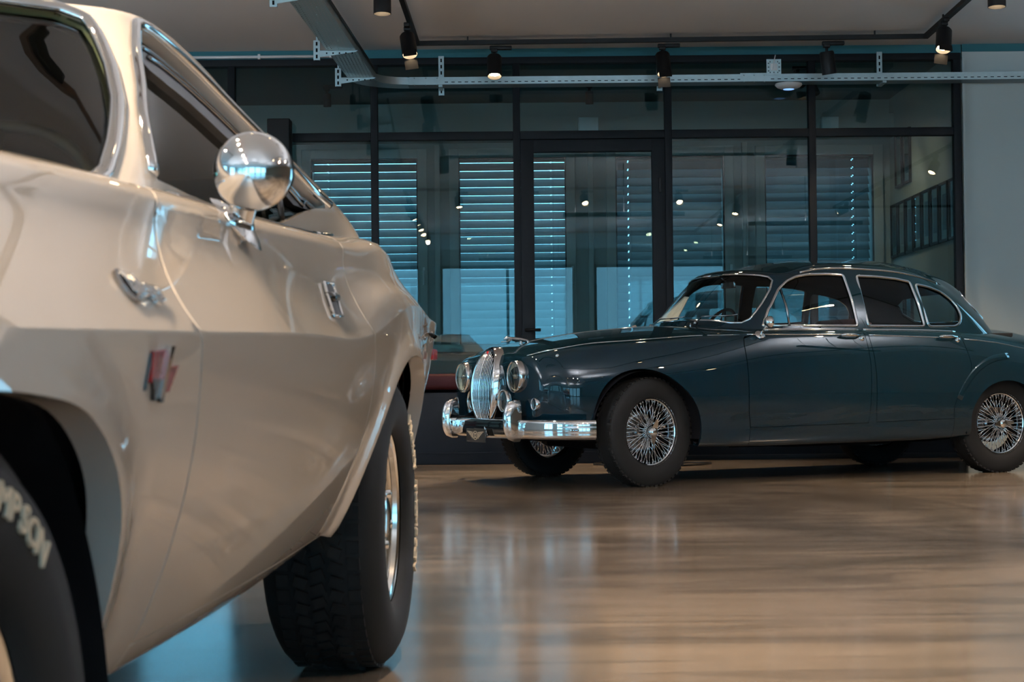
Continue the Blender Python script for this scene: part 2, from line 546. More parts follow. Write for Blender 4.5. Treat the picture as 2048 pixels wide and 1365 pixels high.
mat('white_paint', (.60, .555, .505), .28, ior=1.01, coat=1.0, coat_rough=.015)
mat('teal_paint', (.0028, .0145, .0235), .5, ior=1.01, coat=1.0, coat_rough=.015)
mat('teal_roof', (.012, .05, .068), .22, metal=.25, coat=1.0, coat_rough=.015)
mat('chrome', (.82, .82, .82), .05, metal=1)
mat('brushed_steel', (.55, .56, .56), .28, metal=1)
mat('dark_chrome', (.35, .35, .36), .12, metal=1)
mat('rubber', (.004, .004, .004), .8, spec=.3, bump=(60, .15, .002))
mat('black_rubber', (.008, .008, .009), .5)
mat('liner', (.004, .004, .005), .9, spec=.1)
mat('interior', (.012, .009, .008), .7)
mat('leather_dark', (.03, .012, .010), .45, bump=(90, .2, .001))
mat('headliner', (.012, .010, .009), .95, spec=.1)
mat('white_letter', (.64, .54, .40), .6)
mat('red_enamel', (.35, .012, .012), .25, coat=.6)
mat('black_enamel', (.01, .01, .01), .25, coat=.6)
mat('black_metal', (.006, .006, .007), .5, spec=.3)
mat('partition_metal', (.005, .007, .010), .6, spec=.25)
mat('galvanised', (.42, .50, .52), .42, metal=.85, noise=(14, .18))
mat('galv_dark', (.20, .25, .27), .5, metal=.7)
mat('white_plastic', (.75, .76, .78), .35)
mat('ceiling_white', (.80, .80, .82), .9)
mat('ceiling_dark', (.10, .15, .16), .9)
mat('teal_wall', (.025, .16, .20), .7)
mat('wall_white', (.58, .65, .65), .85)
mat('wall_tan', (.20, .12, .07), .7)
mat('wall_grey', (.31, .35, .345), .85)
mat('pvc_frame', (.42, .44, .42), .45)
mat('blind_slat', (.10, .125, .13), .45, metal=.3)
mat('dark_base', (.004, .006, .010), .6, spec=.25)
mat('red_leather', (.04, .003, .005), .55, spec=.25)
mat('brown_track', (.16, .09, .06), .5)  # brown puts the warm lamp light on the track into its colour
mat('picture', (.10, .11, .11), .4, noise=(9, .8))
mat('picture_mat', (.55, .56, .55), .7)
mat('paper', (.75, .70, .60), .7)
mat('plate', (.035, .037, .037), .35)
mat('leaf', (.05, .12, .025), .7, noise=(3, .5))
mat('bark', (.06, .04, .025), .9)
mat('paving', (.66, .70, .72), .9, noise=(2, .15))  # unseen ground made pale to bounce daylight up to the ceiling
mat('curtain', (.45, .50, .50), .9)
mat('cable', (.01, .01, .01), .5)
mat('wood_dark', (.12, .05, .02), .4)
mat('amber', (.5, .2, .02), .2)
mat('lamp_glow', (1, .8, .6), .5, emit=(1, .72, .42), estr=60)
mat('blue_led', (.2, .5, 1), .5, emit=(.25, .5, 1), estr=1.2)
mat('cardboard', (.35, .27, .2), .8)
mat('headlight_back', (.80, .82, .76), .3)  # matt pale colour stands in for light reflected in the bowl
mat('wheel_polish', (.80, .78, .74), .13, metal=1)
glass_mat('pane', (.74, .86, .87), 1.5)
glass_mat('car_glass', (.86, .92, .92), 1.5, .85)
glass_mat('screen_glass', (.42, .50, .40), 1.5, 1.05)
glass_mat('lens', (.86, .92, .88), 1.5, 2.0, .03)

# polished concrete floor
def floor_mat():
    m = bpy.data.materials.new('polished_concrete'); m.use_nodes = True
    nt = m.node_tree; b = nt.nodes['Principled BSDF']; N = nt.nodes.new; L = nt.links.new
    tc = N('ShaderNodeTexCoord')
    n1 = N('ShaderNodeTexNoise'); n1.inputs['Scale'].default_value = .55; n1.inputs['Detail'].default_value = 7; n1.inputs['Distortion'].default_value = 1.2; n1.inputs['Roughness'].default_value = .62
    mp = N('ShaderNodeMapping'); mp.inputs['Rotation'].default_value = (0, 0, -.75); mp.inputs['Scale'].default_value = (.5, 2.4, 1)
    n2 = N('ShaderNodeTexNoise'); n2.inputs['Scale'].default_value = .8; n2.inputs['Detail'].default_value = 3; n2.inputs['Distortion'].default_value = 2.2
    n3 = N('ShaderNodeTexNoise'); n3.inputs['Scale'].default_value = 22; n3.inputs['Detail'].default_value = 6
    L(tc.outputs['Object'], n1.inputs['Vector']); L(tc.outputs['Object'], mp.inputs['Vector']); L(mp.outputs[0], n2.inputs['Vector']); L(tc.outputs['Object'], n3.inputs['Vector'])
    r1 = N('ShaderNodeValToRGB'); e = r1.color_ramp.elements
    e[0].position = .34; e[0].color = (.125, .106, .087, 1); e[1].position = .66; e[1].color = (.285, .238, .192, 1)
    L(n1.outputs['Fac'], r1.inputs['Fac'])
    r2 = N('ShaderNodeValToRGB'); e = r2.color_ramp.elements
    e[0].position = .49; e[0].color = (.86, .86, .86, 1); e[1].position = .515; e[1].color = (1.12, 1.11, 1.10, 1)
    L(n2.outputs['Fac'], r2.inputs['Fac'])
    mx = N('ShaderNodeMix'); mx.data_type = 'RGBA'; mx.blend_type = 'MULTIPLY'; mx.inputs[0].default_value = 1.0
    L(r1.outputs[0], mx.inputs[6]); L(r2.outputs[0], mx.inputs[7])
    mr = N('ShaderNodeMapRange'); mr.inputs['To Min'].default_value = .82; mr.inputs['To Max'].default_value = 1.18
    L(n3.outputs['Fac'], mr.inputs['Value'])
    mx2 = N('ShaderNodeMix'); mx2.data_type = 'RGBA'; mx2.blend_type = 'MULTIPLY'; mx2.inputs[0].default_value = .8
    L(mx.outputs[2], mx2.inputs[6]); L(mr.outputs[0], mx2.inputs[7]); L(mx2.outputs[2], b.inputs['Base Color'])
    rr = N('ShaderNodeMapRange'); rr.inputs['To Min'].default_value = .10; rr.inputs['To Max'].default_value = .26
    L(n1.outputs['Fac'], rr.inputs['Value']); L(rr.outputs[0], b.inputs['Roughness'])
    b.inputs['Coat Weight'].default_value = .38; b.inputs['Coat Roughness'].default_value = .11
    n4 = N('ShaderNodeTexNoise'); n4.inputs['Scale'].default_value = 5; n4.inputs['Detail'].default_value = 3
    L(tc.outputs['Object'], n4.inputs['Vector'])
    bp = N('ShaderNodeBump'); bp.inputs['Strength'].default_value = .06; bp.inputs['Distance'].default_value = .01
    L(n4.outputs['Fac'], bp.inputs['Height']); L(bp.outputs[0], b.inputs['Normal'])
    MAT['floor'] = m
floor_mat()

def perforated_mat(name, base, du, dv, wu, wv, axis_u, axis_v):
    """metal with rows of punched slots, transparent where punched"""
    m = bpy.data.materials.new(name); m.use_nodes = True
    nt = m.node_tree; b = nt.nodes['Principled BSDF']; N = nt.nodes.new; L = nt.links.new
    b.inputs['Base Color'].default_value = (*base, 1); b.inputs['Metallic'].default_value = .85; b.inputs['Roughness'].default_value = .4
    tc = N('ShaderNodeTexCoord'); sp = N('ShaderNodeSeparateXYZ'); L(tc.outputs['Object'], sp.inputs[0])
    def slot(axis, period, width):
        a = N('ShaderNodeMath'); a.operation = 'DIVIDE'; a.inputs[1].default_value = period; L(sp.outputs[axis], a.inputs[0])
        f = N('ShaderNodeMath'); f.operation = 'FRACT'; L(a.outputs[0], f.inputs[0])
        s = N('ShaderNodeMath'); s.operation = 'LESS_THAN'; s.inputs[1].default_value = width; L(f.outputs[0], s.inputs[0])
        return s
    s1, s2 = slot(axis_u, du, wu), slot(axis_v, dv, wv)
    an = N('ShaderNodeMath'); an.operation = 'MULTIPLY'; L(s1.outputs[0], an.inputs[0]); L(s2.outputs[0], an.inputs[1])
    iv = N('ShaderNodeMath'); iv.operation = 'SUBTRACT'; iv.inputs[0].default_value = 1; L(an.outputs[0], iv.inputs[1])
    L(iv.outputs[0], b.inputs['Alpha'])
    MAT[name] = m
perforated_mat('tray_bottom_y', (.62, .74, .76), .025, .055, .35, .45, 0, 1)
perforated_mat('tray_side_x', (.50, .57, .60), .052, 1.0, .5, .012, 0, 2)
# ------------------------------------------------------------------ room
ZC = 3.312           # ceiling
YG = 14.0            # glass partition
YB = 16.7            # window wall of the room behind the glass
XL, XR, YF = -8.0, 9.0, -8.0

def struct(name, mb, m, parent=None, **k):
    o = mb.build(name, m, parent, **k)
    if parent is None: o['kind'] = 'structure'
    return o

struct('floor', MB().box(((XL + XR) / 2, (YF + YG + .13) / 2, -.06), (XR - XL + .4, YG + .13 - YF + .2, .12)).box(((XL + 3.75) / 2, (YG + .13 + YB + .3) / 2, -.06), (3.75 - XL + .2, YB + .3 - YG - .13, .12)), MAT['floor'])
struct('ceiling', MB().box(((XL + XR) / 2, (YF + YG + .1) / 2, ZC + .1), (XR - XL + .4, YG - YF + .3, .2)), MAT['ceiling_white'])
def holed_wall(axis, pos, a0, a1, holes, z0, z1, m, name, t=.2):
    mb = MB()
    def bx(u0, u1, w0, w1):
        if u1 - u0 < .001 or w1 - w0 < .001: return
        c, d = (u0 + u1) / 2, u1 - u0
        mb.box((pos, c, (w0 + w1) / 2) if axis == 'x' else (c, pos, (w0 + w1) / 2), (t, d, w1 - w0) if axis == 'x' else (d, t, w1 - w0))
    bx(a0, a1, 0, z0); bx(a0, a1, z1, ZC)
    ed = [a0] + [v for h in holes for v in h] + [a1]
    for i in range(0, len(ed), 2): bx(ed[i], ed[i + 1], z0, z1)
    return struct(name, mb, m)
LW = [(-5.5, -2.5), (-.5, 2.5), (4.5, 7.5)]
RW = []
holed_wall('x', XL - .1, YF, YB, LW, .9, 2.9, MAT['wall_white'], 'wall_left')
holed_wall('x', XR + .1, YF, YG + .14, RW, .5, 2.9, MAT['wall_tan'], 'wall_right')
# wall in line with the glass, right of it, and the lintel over the glass
BW = [(5.3, 6.9)]
holed_wall('y', YG + .06, 3.625, XR, BW, .3, 2.75, MAT['wall_white'], 'wall_back', .14)
struct('trim_1', MB().box(((XL + 3.63) / 2, YG + .06, ZC - .055), (3.63 - XL, .14, .11)).box(((3.63 + XR) / 2, YG + .055, ZC - .03), (XR - 3.63, .16, .06)), MAT['teal_wall'])
struct('trim_2', MB().box((3.632, YG - .03, 1.6), (.018, .05, 3.2)), MAT['wall_white'])

# glass partition of black steel
gp = empty('glass_partition', (0, YG, 0))
tag(gp, 'black steel framed glass partition behind the teal saloon, with a glazed door in it', 'glass wall')
ML = [-6.67, -5.57, -4.45, -3.34, -2.229, -1.087, .053, 1.267, 2.42, 3.582]
for x in ML:
    MB().box((x, 0, 1.6), (.058, .07, 3.2), bevel=.004).build('mullion', MAT['partition_metal'], gp)
for a, b in zip(ML[:-1], ML[1:]):
    MB().box(((a + b) / 2, 0, 2.612), (b - a - .058, .066, .066), bevel=.004).build('transom', MAT['partition_metal'], gp)
    MB().box(((a + b) / 2, .012, 2.92), (b - a - .058, .01, .55)).build('upper_pane', MAT['pane'], gp)
    if a != .053:
        MB().box(((a + b) / 2, .012, 1.62), (b - a - .058, .01, 1.92)).build('lower_pane', MAT['pane'], gp)
        MB().box(((a + b) / 2, 0, .34), (b - a - .058, .066, .64), bevel=.004).build('base_panel', MAT['dark_base'], gp)
MB().box(((ML[0] + ML[-1]) / 2, 0, 3.212), (ML[-1] - ML[0] + .06, .09, .055), bevel=.004).build('head_rail', MAT['partition_metal'], gp)
MB().box(((ML[0] + ML[-1]) / 2, 0, .02), (ML[-1] - ML[0] + .06, .09, .04), bevel=.004).build('floor_rail', MAT['partition_metal'], gp)

dr = empty('door_1', (.66, YG, 0)); dr['kind'] = 'structure'
def door_frame():
    m = MB()
    m.box((-.525, 0, 1.31), (.105, .075, 2.53), bevel=.004).box((.525, 0, 1.31), (.105, .075, 2.53), bevel=.004)
    m.box((0, 0, 2.525), (.95, .075, .10), bevel=.004).box((0, 0, .11), (.95, .075, .14), bevel=.004)
    return m
door_frame().build('door_frame', MAT['partition_metal'], dr)
MB().box((0, .01, 1.33), (.96, .012, 2.30)).build('door_pane', MAT['pane'], dr)
MB().tube([(-.55, -.04, 1.05), (-.55, -.09, 1.05), (-.43, -.09, 1.05)], .011).build('door_handle', MAT['black_metal'], dr)
MB().box((.535, -.05, .45), (.02, .03, .12), bevel=.004).build('hinge', MAT['black_metal'], dr)
MB().box((.535, -.05, 2.2), (.02, .03, .12), bevel=.004).build('hinge', MAT['black_metal'], dr)

# dark low bench with a red top that stands against the partition
bn = empty('bench', (-.9, YG - .22, 0))
tag(bn, 'long dark bench with a dark red padded top, standing against the glass', 'bench')
MB().box((0, 0, .28), (4.4, .34, .56), bevel=.006).box((0, -.015, .09), (4.4, .34, .008)).build('bench_body', MAT['dark_base'], bn)
MB().box((0, 0, .645), (4.36, .36, .125), bevel=.03).build('cushion', MAT['red_leather'], bn)

# ------------------------------------------------------------------ room behind the glass
struct('ceiling', MB().box(((XL + 3.75) / 2, (YG + .13 + YB) / 2 + .1, ZC + .09), (3.75 - XL + .2, YB - YG + .3, .2)), MAT['ceiling_dark'])
struct('wall_1', MB().box((3.69, (YG + .14 + YB) / 2, 1.65), (.12, YB - YG - .14, 3.3)), MAT['wall_grey'])
WB = [(-3.6, -2.65, True), (-1.906, -.887, False), (-.495, .529, False), (1.003, 2.041, False), (2.428, 3.466, False)]
WZ0, WZ1 = .985, 2.775
def back_wall():
    m = MB(); y = YB + .15; d = .3
    X2 = 3.75
    m.box(((XL + X2) / 2, y, WZ0 / 2), (X2 - XL, d, WZ0)).box(((XL + X2) / 2, y, (WZ1 + ZC) / 2), (X2 - XL, d, ZC - WZ1))
    ed = [XL] + [v for w in WB for v in w[:2]] + [X2]
    for i in range(0, len(ed), 2): m.box(((ed[i] + ed[i + 1]) / 2, y, (WZ0 + WZ1) / 2), (ed[i + 1] - ed[i], d, WZ1 - WZ0))
    return m
struct('wall_front', back_wall(), MAT['wall_grey'])
# shallow boxed beam under the ceiling and window sill board
struct('trim_3', MB().box((-.15, YB - .10, 3.03), (7.6, .2, .22)), MAT['wall_grey'])
struct('trim_4', MB().box((-.15, YB - .11, .955), (7.6, .22, .07)), MAT['wall_white'])

def back_window(i, x0, x1, blind, closed, cord=.5, half=False):
    cx, w, h = (x0 + x1) / 2, x1 - x0, WZ1 - WZ0
    wn = empty('window_%d' % i, (cx, YB, (WZ0 + WZ1) / 2)); wn['kind'] = 'structure'
    m = MB()
    for sx in (-1, 1): m.box((sx * (w / 2 + .045), -.015, 0), (.09, .06, h + .18), bevel=.006)
    for sz in (-1, 1): m.box((0, -.015, sz * (h / 2 + .045)), (w, .06, .09), bevel=.006)
    m.build('window_frame', MAT['pvc_frame'], wn)
    m = MB()
    for sx in (-1, 1): m.box((sx * (w / 2 - .006), 0, 0), (.012, .05, h))
    for sz in (-1, 1): m.box((0, 0, sz * (h / 2 - .006)), (w, .05, .012))
    m.build('gasket', MAT['black_rubber'], wn)
    MB().box((0, .01, 0), (w, .012, h)).build('pane', MAT['pane'], wn)
    MB().box((w / 2 + .055, -.06, -.18), (.02, .03, .06)).tube([(w / 2 + .055, -.085, -.18), (w / 2 + .055, -.085, -.32)], .009).build('handle', MAT['white_plastic'], wn)
    if not blind: return
    bl = empty('venetian_blind', (cx, YB + .22, WZ0 + .0))
    m = MB(); pitch = .0795; n = int((h + .1) / pitch) + 1
    sw = .1145
    tilt = math.radians(45 if not closed else 52)
    if half: sw, tilt = .085, math.radians(48)  # unseen far left blind, added to dim its window
    rot = Matrix.Rotation(tilt, 3, 'X'); xc = w * (cord - .5)
    for k in range(n):
        z = h + .02 - k * pitch
        for a, b, c in ((-w / 2 - .08, xc - .006, sw), (xc + .006, w / 2 + .08, sw), (xc - .006, xc + .006, sw - (.012 if not closed else .034))):
            m.box(((a + b) / 2, 0, z), (b - a, c, .003), rot=rot)
    m.build('slats', MAT['blind_slat'], bl)
    MB().tube([(xc + .02, -.05, h + .05), (xc + .02, -.05, -.02)], .002, 6).build('ladder_cord', MAT['cable'], bl)
    return bl
lab = ['grey venetian blind with bright gaps, leftmost visible window, right above the white car\'s rear',
       'grey venetian blind seen through the pane left of the door and the door glass',
       'closed grey venetian blind behind the right half of the glass door',
       'closed grey venetian blind in the window nearest the framed pictures']
for i, (x0, x1, cl) in enumerate(WB):
    b = back_window(i + 1, x0, x1, True, i > 2, (.5, .14, .865, .13, .85)[i], i == 0)
    if b: tag(b, (lab[3:0:-1] and ['open slatted blind at the far left, hidden behind the white car'] + lab)[i], 'window blind', 'venetian blinds in the back room windows')

# vertical casement joints (posts between the windows)
for i, x in enumerate((-.70, .765, 2.235)):
    struct('trim_%d' % (5 + i), MB().box((x, YB - .02, (WZ0 + 2.9) / 2), (.05, .05, 2.9 - WZ0), bevel=.004), MAT['pvc_frame'])

# framed pictures on the side wall of the back room
def picture(y, z, w, h, label):
    r = empty('picture_frame', (3.63, y, z)); tag(r, label, 'picture', 'framed pictures on the back room side wall')
    t = .022
    m = MB()
    for s in (-1, 1):
        m.box((-.012, s * (w / 2 - t / 2), 0), (.026, t, h)).box((-.012, 0, s * (h / 2 - t / 2)), (.026, w - 2 * t, t))
    m.build('frame', MAT['black_metal'], r)
    MB().box((-.004, 0, 0), (.008, w - 2 * t, h - 2 * t)).build('mount', MAT['picture_mat'], r)
    MB().box((-.010, 0, 0), (.004, w * .5, h * .6)).build('print', MAT['picture'], r)
    MB().box((-.018, 0, 0), (.003, w - 2 * t, h - 2 * t)).build('pane', MAT['pane'], r)
ORD = ['farthest', 'second farthest', 'third from far end', 'fourth from far end', 'fourth from the glass', 'third from the glass', 'second nearest', 'nearest to the glass']
for k in range(8):
    picture(16.47 - k * .315, 2.02, .27, .50, 'black framed picture in the middle row on the side wall, ' + ORD[k])
for z, n in ((2.66, 'top pair near the window corner'), (1.33, 'bottom pair near the window corner')):
    for y, s in ((16.25, 'left one'), (15.93, 'right one')):
        picture(y, z, .27, .50, 'black framed picture on the side wall, %s of the %s' % (s.split()[0], n))

# white wall sockets and a small box on the beam seen above the transom
def small_box(x, z, w, h, label):
    o = MB().box((0, 0, 0), (w, .06, h), bevel=.008).build('junction_box', MAT['white_plastic']); o.location = (x, YB - .2295, z)
    tag(o, label, 'junction box')
small_box(.74, 3.04, .19, .16, 'pale junction box on the beam above the glass door')
small_box(3.02, 3.03, .16, .15, 'small pale junction box on the beam near the picture wall')

# ------------------------------------------------------------------ window wall behind the camera
FZ = 3.0
BAYS = [(-7.75, -5.0), (-4.6, -1.87), (-1.48, 1.32), (1.70, 4.43), (4.83, 7.6)]
def front_wall():
    m = MB(); y = YF - .1
    m.box(((XL + XR) / 2, y, (FZ + ZC) / 2), (XR - XL, .2, ZC - FZ)).box(((XL + XR) / 2, y, .05), (XR - XL, .2, .10))
    ed = [XL] + [v for w in BAYS for v in w] + [XR]
    for i in range(0, len(ed), 2): m.box(((ed[i] + ed[i + 1]) / 2, y, (.1 + FZ) / 2), (ed[i + 1] - ed[i], .2, FZ - .1))
    return m
struct('wall_rear', front_wall(), MAT['wall_white'])
OPEN = [((x0 + x1) / 2, YF - .1, .1, FZ, x1 - x0, 0) for x0, x1 in BAYS] + [(XL - .1, (a + b) / 2, .9, 2.9, b - a, PI / 2) for a, b in LW] \
    + [(XR + .1, (a + b) / 2, .5, 2.9, b - a, PI / 2) for a, b in RW] + [((a + b) / 2, YG + .06, .3, 2.75, b - a, 0) for a, b in BW]
for i, (px_, py_, z0_, z1_, w, rz) in enumerate(OPEN):
    wn = empty('window_%d' % (i + 6), (px_, py_, (z0_ + z1_) / 2), (0, 0, rz)); wn['kind'] = 'structure'
    h = z1_ - z0_
    m = MB()
    for sx in (-1, 0, 1): m.box((sx * (w / 2 - .03), 0, 0), (.06, .07, h))
    for sz in (-1, 1): m.box((0, 0, sz * (h / 2 - .03)), (w, .07, .06))
    m.build('window_frame', MAT['partition_metal'], wn)
    MB().box((0, .01, 0), (w, .01, h)).build('pane', MAT['pane'], wn)
# ------------------------------------------------------------------ lighting tracks and spots
ZT = 3.25
def track(name, pts, label, closed=True, m='black_metal', z=ZT):
    mb = MB()
    n = len(pts)
    for i in range(n if closed else n - 1):
        a, b = Vector((*pts[i], z + .012)), Vector((*pts[(i + 1) % n], z + .012))
        d = b - a; ang = math.atan2(d.y, d.x)
        mb.box((a + b) / 2, (d.length + .035, .036, .034), rot=Matrix.Rotation(ang, 3, 'Z'))
        # suspension stems up to the ceiling
        for t in (.1, .5, .9):
            p = a + d * t
            mb.box((p.x, p.y, (z + .025 + ZC) / 2 - .001), (.012, .012, ZC - z - .027))
    o = mb.build(name, MAT[m]); tag(o, label, 'lighting track')
    return o
track('lighting_track', [(-.775, 7.6), (-.71, 13.47), (3.2, 13.38), (3.10, 7.6)], 'black lighting track loop on the ceiling before the glass partition')
track('lighting_track', [(-1.46, -3.2), (-1.46, 4.05), (3.29, 4.05), (3.29, -3.2)], 'brown lighting track reflected in the glass, above the camera', m='brown_track')
track('lighting_track', [(-6.2, 1.0), (-6.2, 10.2), (-3.0, 10.2), (-3.0, 1.0)], 'black lighting track loop on the left part of the ceiling')
track('lighting_track', [(5.0, 1.0), (5.0, 10.5), (8.0, 10.5), (8.0, 1.0)], 'black lighting track loop on the right part of the ceiling')

def spot(x, y, aim, label, power=240, L=.165, R=.056, flap=0, shift=.0, adapt='x', flip=1, lamp=True, z=ZT, angle=70, cast=True, blend=.6, group=None):
    """cylinder spot: adapter in the track, stem, tilted can with a glowing lamp face"""
    r = empty('track_spotlight', (x, y, z - .02)); tag(r, label, 'spotlight', group); r.rotation_euler = (0, 0, 0)
    ad = (.17, .042, .03) if adapt == 'x' else (.042, .17, .03)
    MB().box((.05 * flip if adapt == 'x' else 0, 0, -.012), ad, bevel=.006).build('adapter', MAT['black_metal'], r)
    MB().tube([(0, 0, -.02), (0, 0, -.10)], .012, 10).box((0, 0, -.03), (.05, .045, .03), bevel=.005).build('stem', MAT['black_metal'], r)
    d = (Vector(aim) - Vector((x, y, z - .12))).normalized()
    q = Vector((0, 0, -1)).rotation_difference(d)
    R3 = q.to_matrix()
    top = Vector((0, 0, -.085))
    cb = MB()
    cb.lathe([(0, .012), (R * .86, .012), (R, 0), (R, -L), (R * .93, -L), (R * .90, -L + .012), (R * .82, -L + .035), (0, -L + .037)], 28, origin=top, rot=R3)
    can = cb.build('can', MAT['black_metal'], r, autosmooth=40)
    MB().lathe([(0, -L + .026), (R * .78, -L + .026), (R * .78, -L + .030), (0, -L + .030)], 20, origin=top, rot=R3).build('lamp_face', MAT['lamp_glow'] if lamp else MAT['black_metal'], can)
    for k in range(flap):
        a = PI / 2 + k * PI
        f = MB()
        f.box(top + R3 @ Vector((0, (R + .012) * (1 if k else -1), -L - .035)), (R * 1.7, .003, .075), rot=R3 @ Matrix.Rotation(.35 * (1 if k else -1), 3, 'X'))
        f.build('barn_door', MAT['black_metal'], can)
    if cast:
        ld = bpy.data.lights.new('spot_light', 'SPOT'); ld.energy = power; ld.color = (1, .73, .48)
        ld.spot_size = math.radians(angle); ld.spot_blend = blend; ld.shadow_soft_size = .03
        lo = bpy.data.objects.new('spot_light', ld); COL.objects.link(lo)
        lo.location = Vector((x, y, z - .02)) + top + d * (L + .012)
        lo.rotation_euler = Vector((0, 0, -1)).rotation_difference(d).to_euler()
    return r

G1 = 'black spotlights on the ceiling track'
spot(-.735, 12.6, (-.25, 11.0, 0), 'black spotlight with barn doors at the left corner of the ceiling track', flap=2, adapt='y')
spot(-.115, 13.46, (-.1, 12.4, 0), 'black spotlight above the pane left of the glass door', adapt='x')
spot(1.18, 13.43, (1.35, 12.3, 0), 'black spotlight with barn doors above the door\'s right upright', flap=2, adapt='x')
spot(2.44, 13.40, (2.9, 13.85, 0), 'black spotlight between the access point and the long tray hanger, lamp hidden', adapt='x', power=60)
spot(3.145, 12.6, (2.6, 11.0, 0), 'black spotlight with barn doors at the right corner of the ceiling track', flap=2, adapt='y')
spot(-.80, 11.03, (-.8, 10.9, 0), 'black cylinder spotlight cut off by the top edge, left of the track corner', adapt='y')
spot(3.075, 10.98, (3.05, 10.85, 0), 'black cylinder spotlight cut off by the top right corner of the frame', adapt='y', z=3.245)
def fill_uplight(x, y, z=2.68, w=1.5):  # unseen pendants added only to brighten the ceiling
    r = empty('uplight', (x, y, z)); tag(r, 'slim pendant uplighter outside the picture, throwing pale light on the ceiling', 'lamp', 'pendant uplighters')
    MB().box((0, 0, 0), (w, .09, .05), bevel=.008).box((0, 0, .024), (w - .02, .07, .004)).build('housing', MAT['black_metal'], r)
    for s in (-1, 1): MB().tube([(s * w * .4, 0, .02), (s * w * .4, 0, ZC - z + .001)], .003, 6).build('suspension', MAT['cable'], r)
    MB().tube([(0, 0, .02), (0, 0, ZC - z + .001)], .006, 8).build('stem', MAT['black_metal'], r)
    ld = bpy.data.lights.new('uplight_lamp', 'AREA'); ld.shape = 'RECTANGLE'; ld.size = w - .05; ld.size_y = .06; ld.energy = 310 if x < 3 else 110; ld.color = (.88, .93, 1)
    o = bpy.data.objects.new('uplight_lamp', ld); COL.objects.link(o); o.location = (x, y, z + .03); o.rotation_euler = (PI, 0, 0)
for x in (-4.2, .2, 4.0):
    fill_uplight(x, -1.6)
fill_uplight(-4.4, 6.6); fill_uplight(3.9, 4.9); fill_uplight(1.4, 6.4)
fill_uplight(6.4, 9.0); fill_uplight(-5.0, 9.0)
off = [(-1.46, 3.2, (-.4, 3.4, 0)), (-1.46, 1.4, (-.3, 2.0, .6)), (-1.46, -.8, (-.9, 1.2, .8)), (-1.46, -2.6, (-1.2, .6, .8)),
       (-.72, 4.05, (-.3, 5.6, 0)), (1.0, 4.05, (1.6, 7.4, 0)), (2.3, 4.05, (2.6, 7.6, 0)),
       (3.29, 2.6, (2.4, 4.4, 0)), (3.29, .8, (2.2, 2.4, 0)), (.25, 4.05, (.6, 4.9, 0)), (-1.46, .3, (-.7, 1.6, .9), 190), (-1.46, 2.3, (-.7, 3.0, .95), 190),
       (-.75, 8.4, (-.6, 7.0, 0)), (3.10, 8.8, (3.0, 8.4, 0)),
       (-3.0, 3.2, (-1.2, 3.0, .9)), (-3.0, 5.6, (-2.4, 6.2, 0)), (-3.0, 8.2, (-2.6, 9.5, 0)), (-6.2, 4.5, (-5, 5, 0)),
       (5.0, 2.0, (-.35, 2.6, .5), 80), (5.0, 4.6, (-.3, 2.9, .35), 80), (5.0, 7.5, (3.4, 9.0, .3)), (5.0, 9.8, (3.8, 11.5, .6)), (8.0, 6, (7, 7, 0))]  # first two side spots added to warm the white car's flank
for i, q_ in enumerate(off):
    x, y, a = q_[:3]
    spot(x, y, a, 'black track spotlight outside the picture, lighting the hall floor and the cars', adapt='y' if abs(y - 4.05) > .01 else 'x', group='spotlights outside the picture', power=q_[3] if len(q_) > 3 else 240)
# ------------------------------------------------------------------ cable trays of galvanised steel
for i, (x, y, a, pw) in enumerate([(-1.6, 15.3, (-1.6, 15.4, 0), 34), (.7, 15.3, (.7, 15.5, 0), 34), (2.6, 15.0, (3.6, 16.2, 1.7), 120), (2.4, 14.6, (3.6, 15.2, 1.9), 70)]):  # all but the picture corner spot are added to brighten the back room
    spot(x, y, a, 'small black spotlight in the back room, %s' % ('at its left end', 'behind the glass door', 'aimed at the picture wall corner', 'next to the glass at the right')[i], power=pw * .22, L=.10, R=.035, z=3.27, lamp=i > 1)
ZTR = 2.99
tr = empty('cable_tray', (0, 0, 0)); tag(tr, 'galvanised perforated cable tray that turns the corner and runs along the partition', 'cable tray')
x0, x1 = -1.24, -1.035
MB().box(((x0 + x1) / 2, 11.2, ZTR), (x1 - x0, 4.6, .002)).build('tray_floor', MAT['tray_bottom_y'], tr)
m = MB()
for x in (x0, x1): m.box((x, 11.2, ZTR + .028), (.002, 4.6, .058))
m.tube([(x0, 8.9, ZTR + .057), (x0, 13.5, ZTR + .057)], .003, 6).tube([(x1, 8.9, ZTR + .057), (x1, 13.5, ZTR + .057)], .003, 6)
m.build('side_wall', MAT['galvanised'], tr)
MB().tube([(x1 + .012, 8.9, ZTR + .05), (x1 + .012, 13.45, ZTR + .05)], .008, 8).build('edge_cable', MAT['cable'], tr)
# bend
G = []
cx, cy = -.80, 13.5
def bend(r, z): return [(cx + r * math.cos(PI - a), cy + r * math.sin(PI - a), z) for a in np.linspace(0, PI / 2, 9)]
MB().grid([bend(.245, ZTR), bend(.435, ZTR)]).grid([bend(.245, ZTR), bend(.245, ZTR + .058)]).grid([bend(.435, ZTR), bend(.435, ZTR + .058)]).build('bend', MAT['galvanised'], tr, fix=False)
ya, yb = cy + .255, cy + .435
def side_x(y, z0):
    return MB().box(((-.8 + 6.4) / 2, y, z0 + .029), (7.2, .002, .058))
side_x(ya, ZTR).build('side_wall', MAT['galvanised'], tr)
side_x(yb, ZTR).build('side_wall', MAT['galvanised'], tr)
MB().box(((-.8 + 6.4) / 2, (ya + yb) / 2, ZTR), (7.2, yb - ya, .002)).build('tray_floor', MAT['galv_dark'], tr)
m = MB()
for k in range(100):
    m.box((-.76 + k * .0525, ya - .0012, ZTR + .018), (.027, .0012, .006))
o = m.build('slot_row', MAT['liner'], tr); o['kind'] = 'stuff'
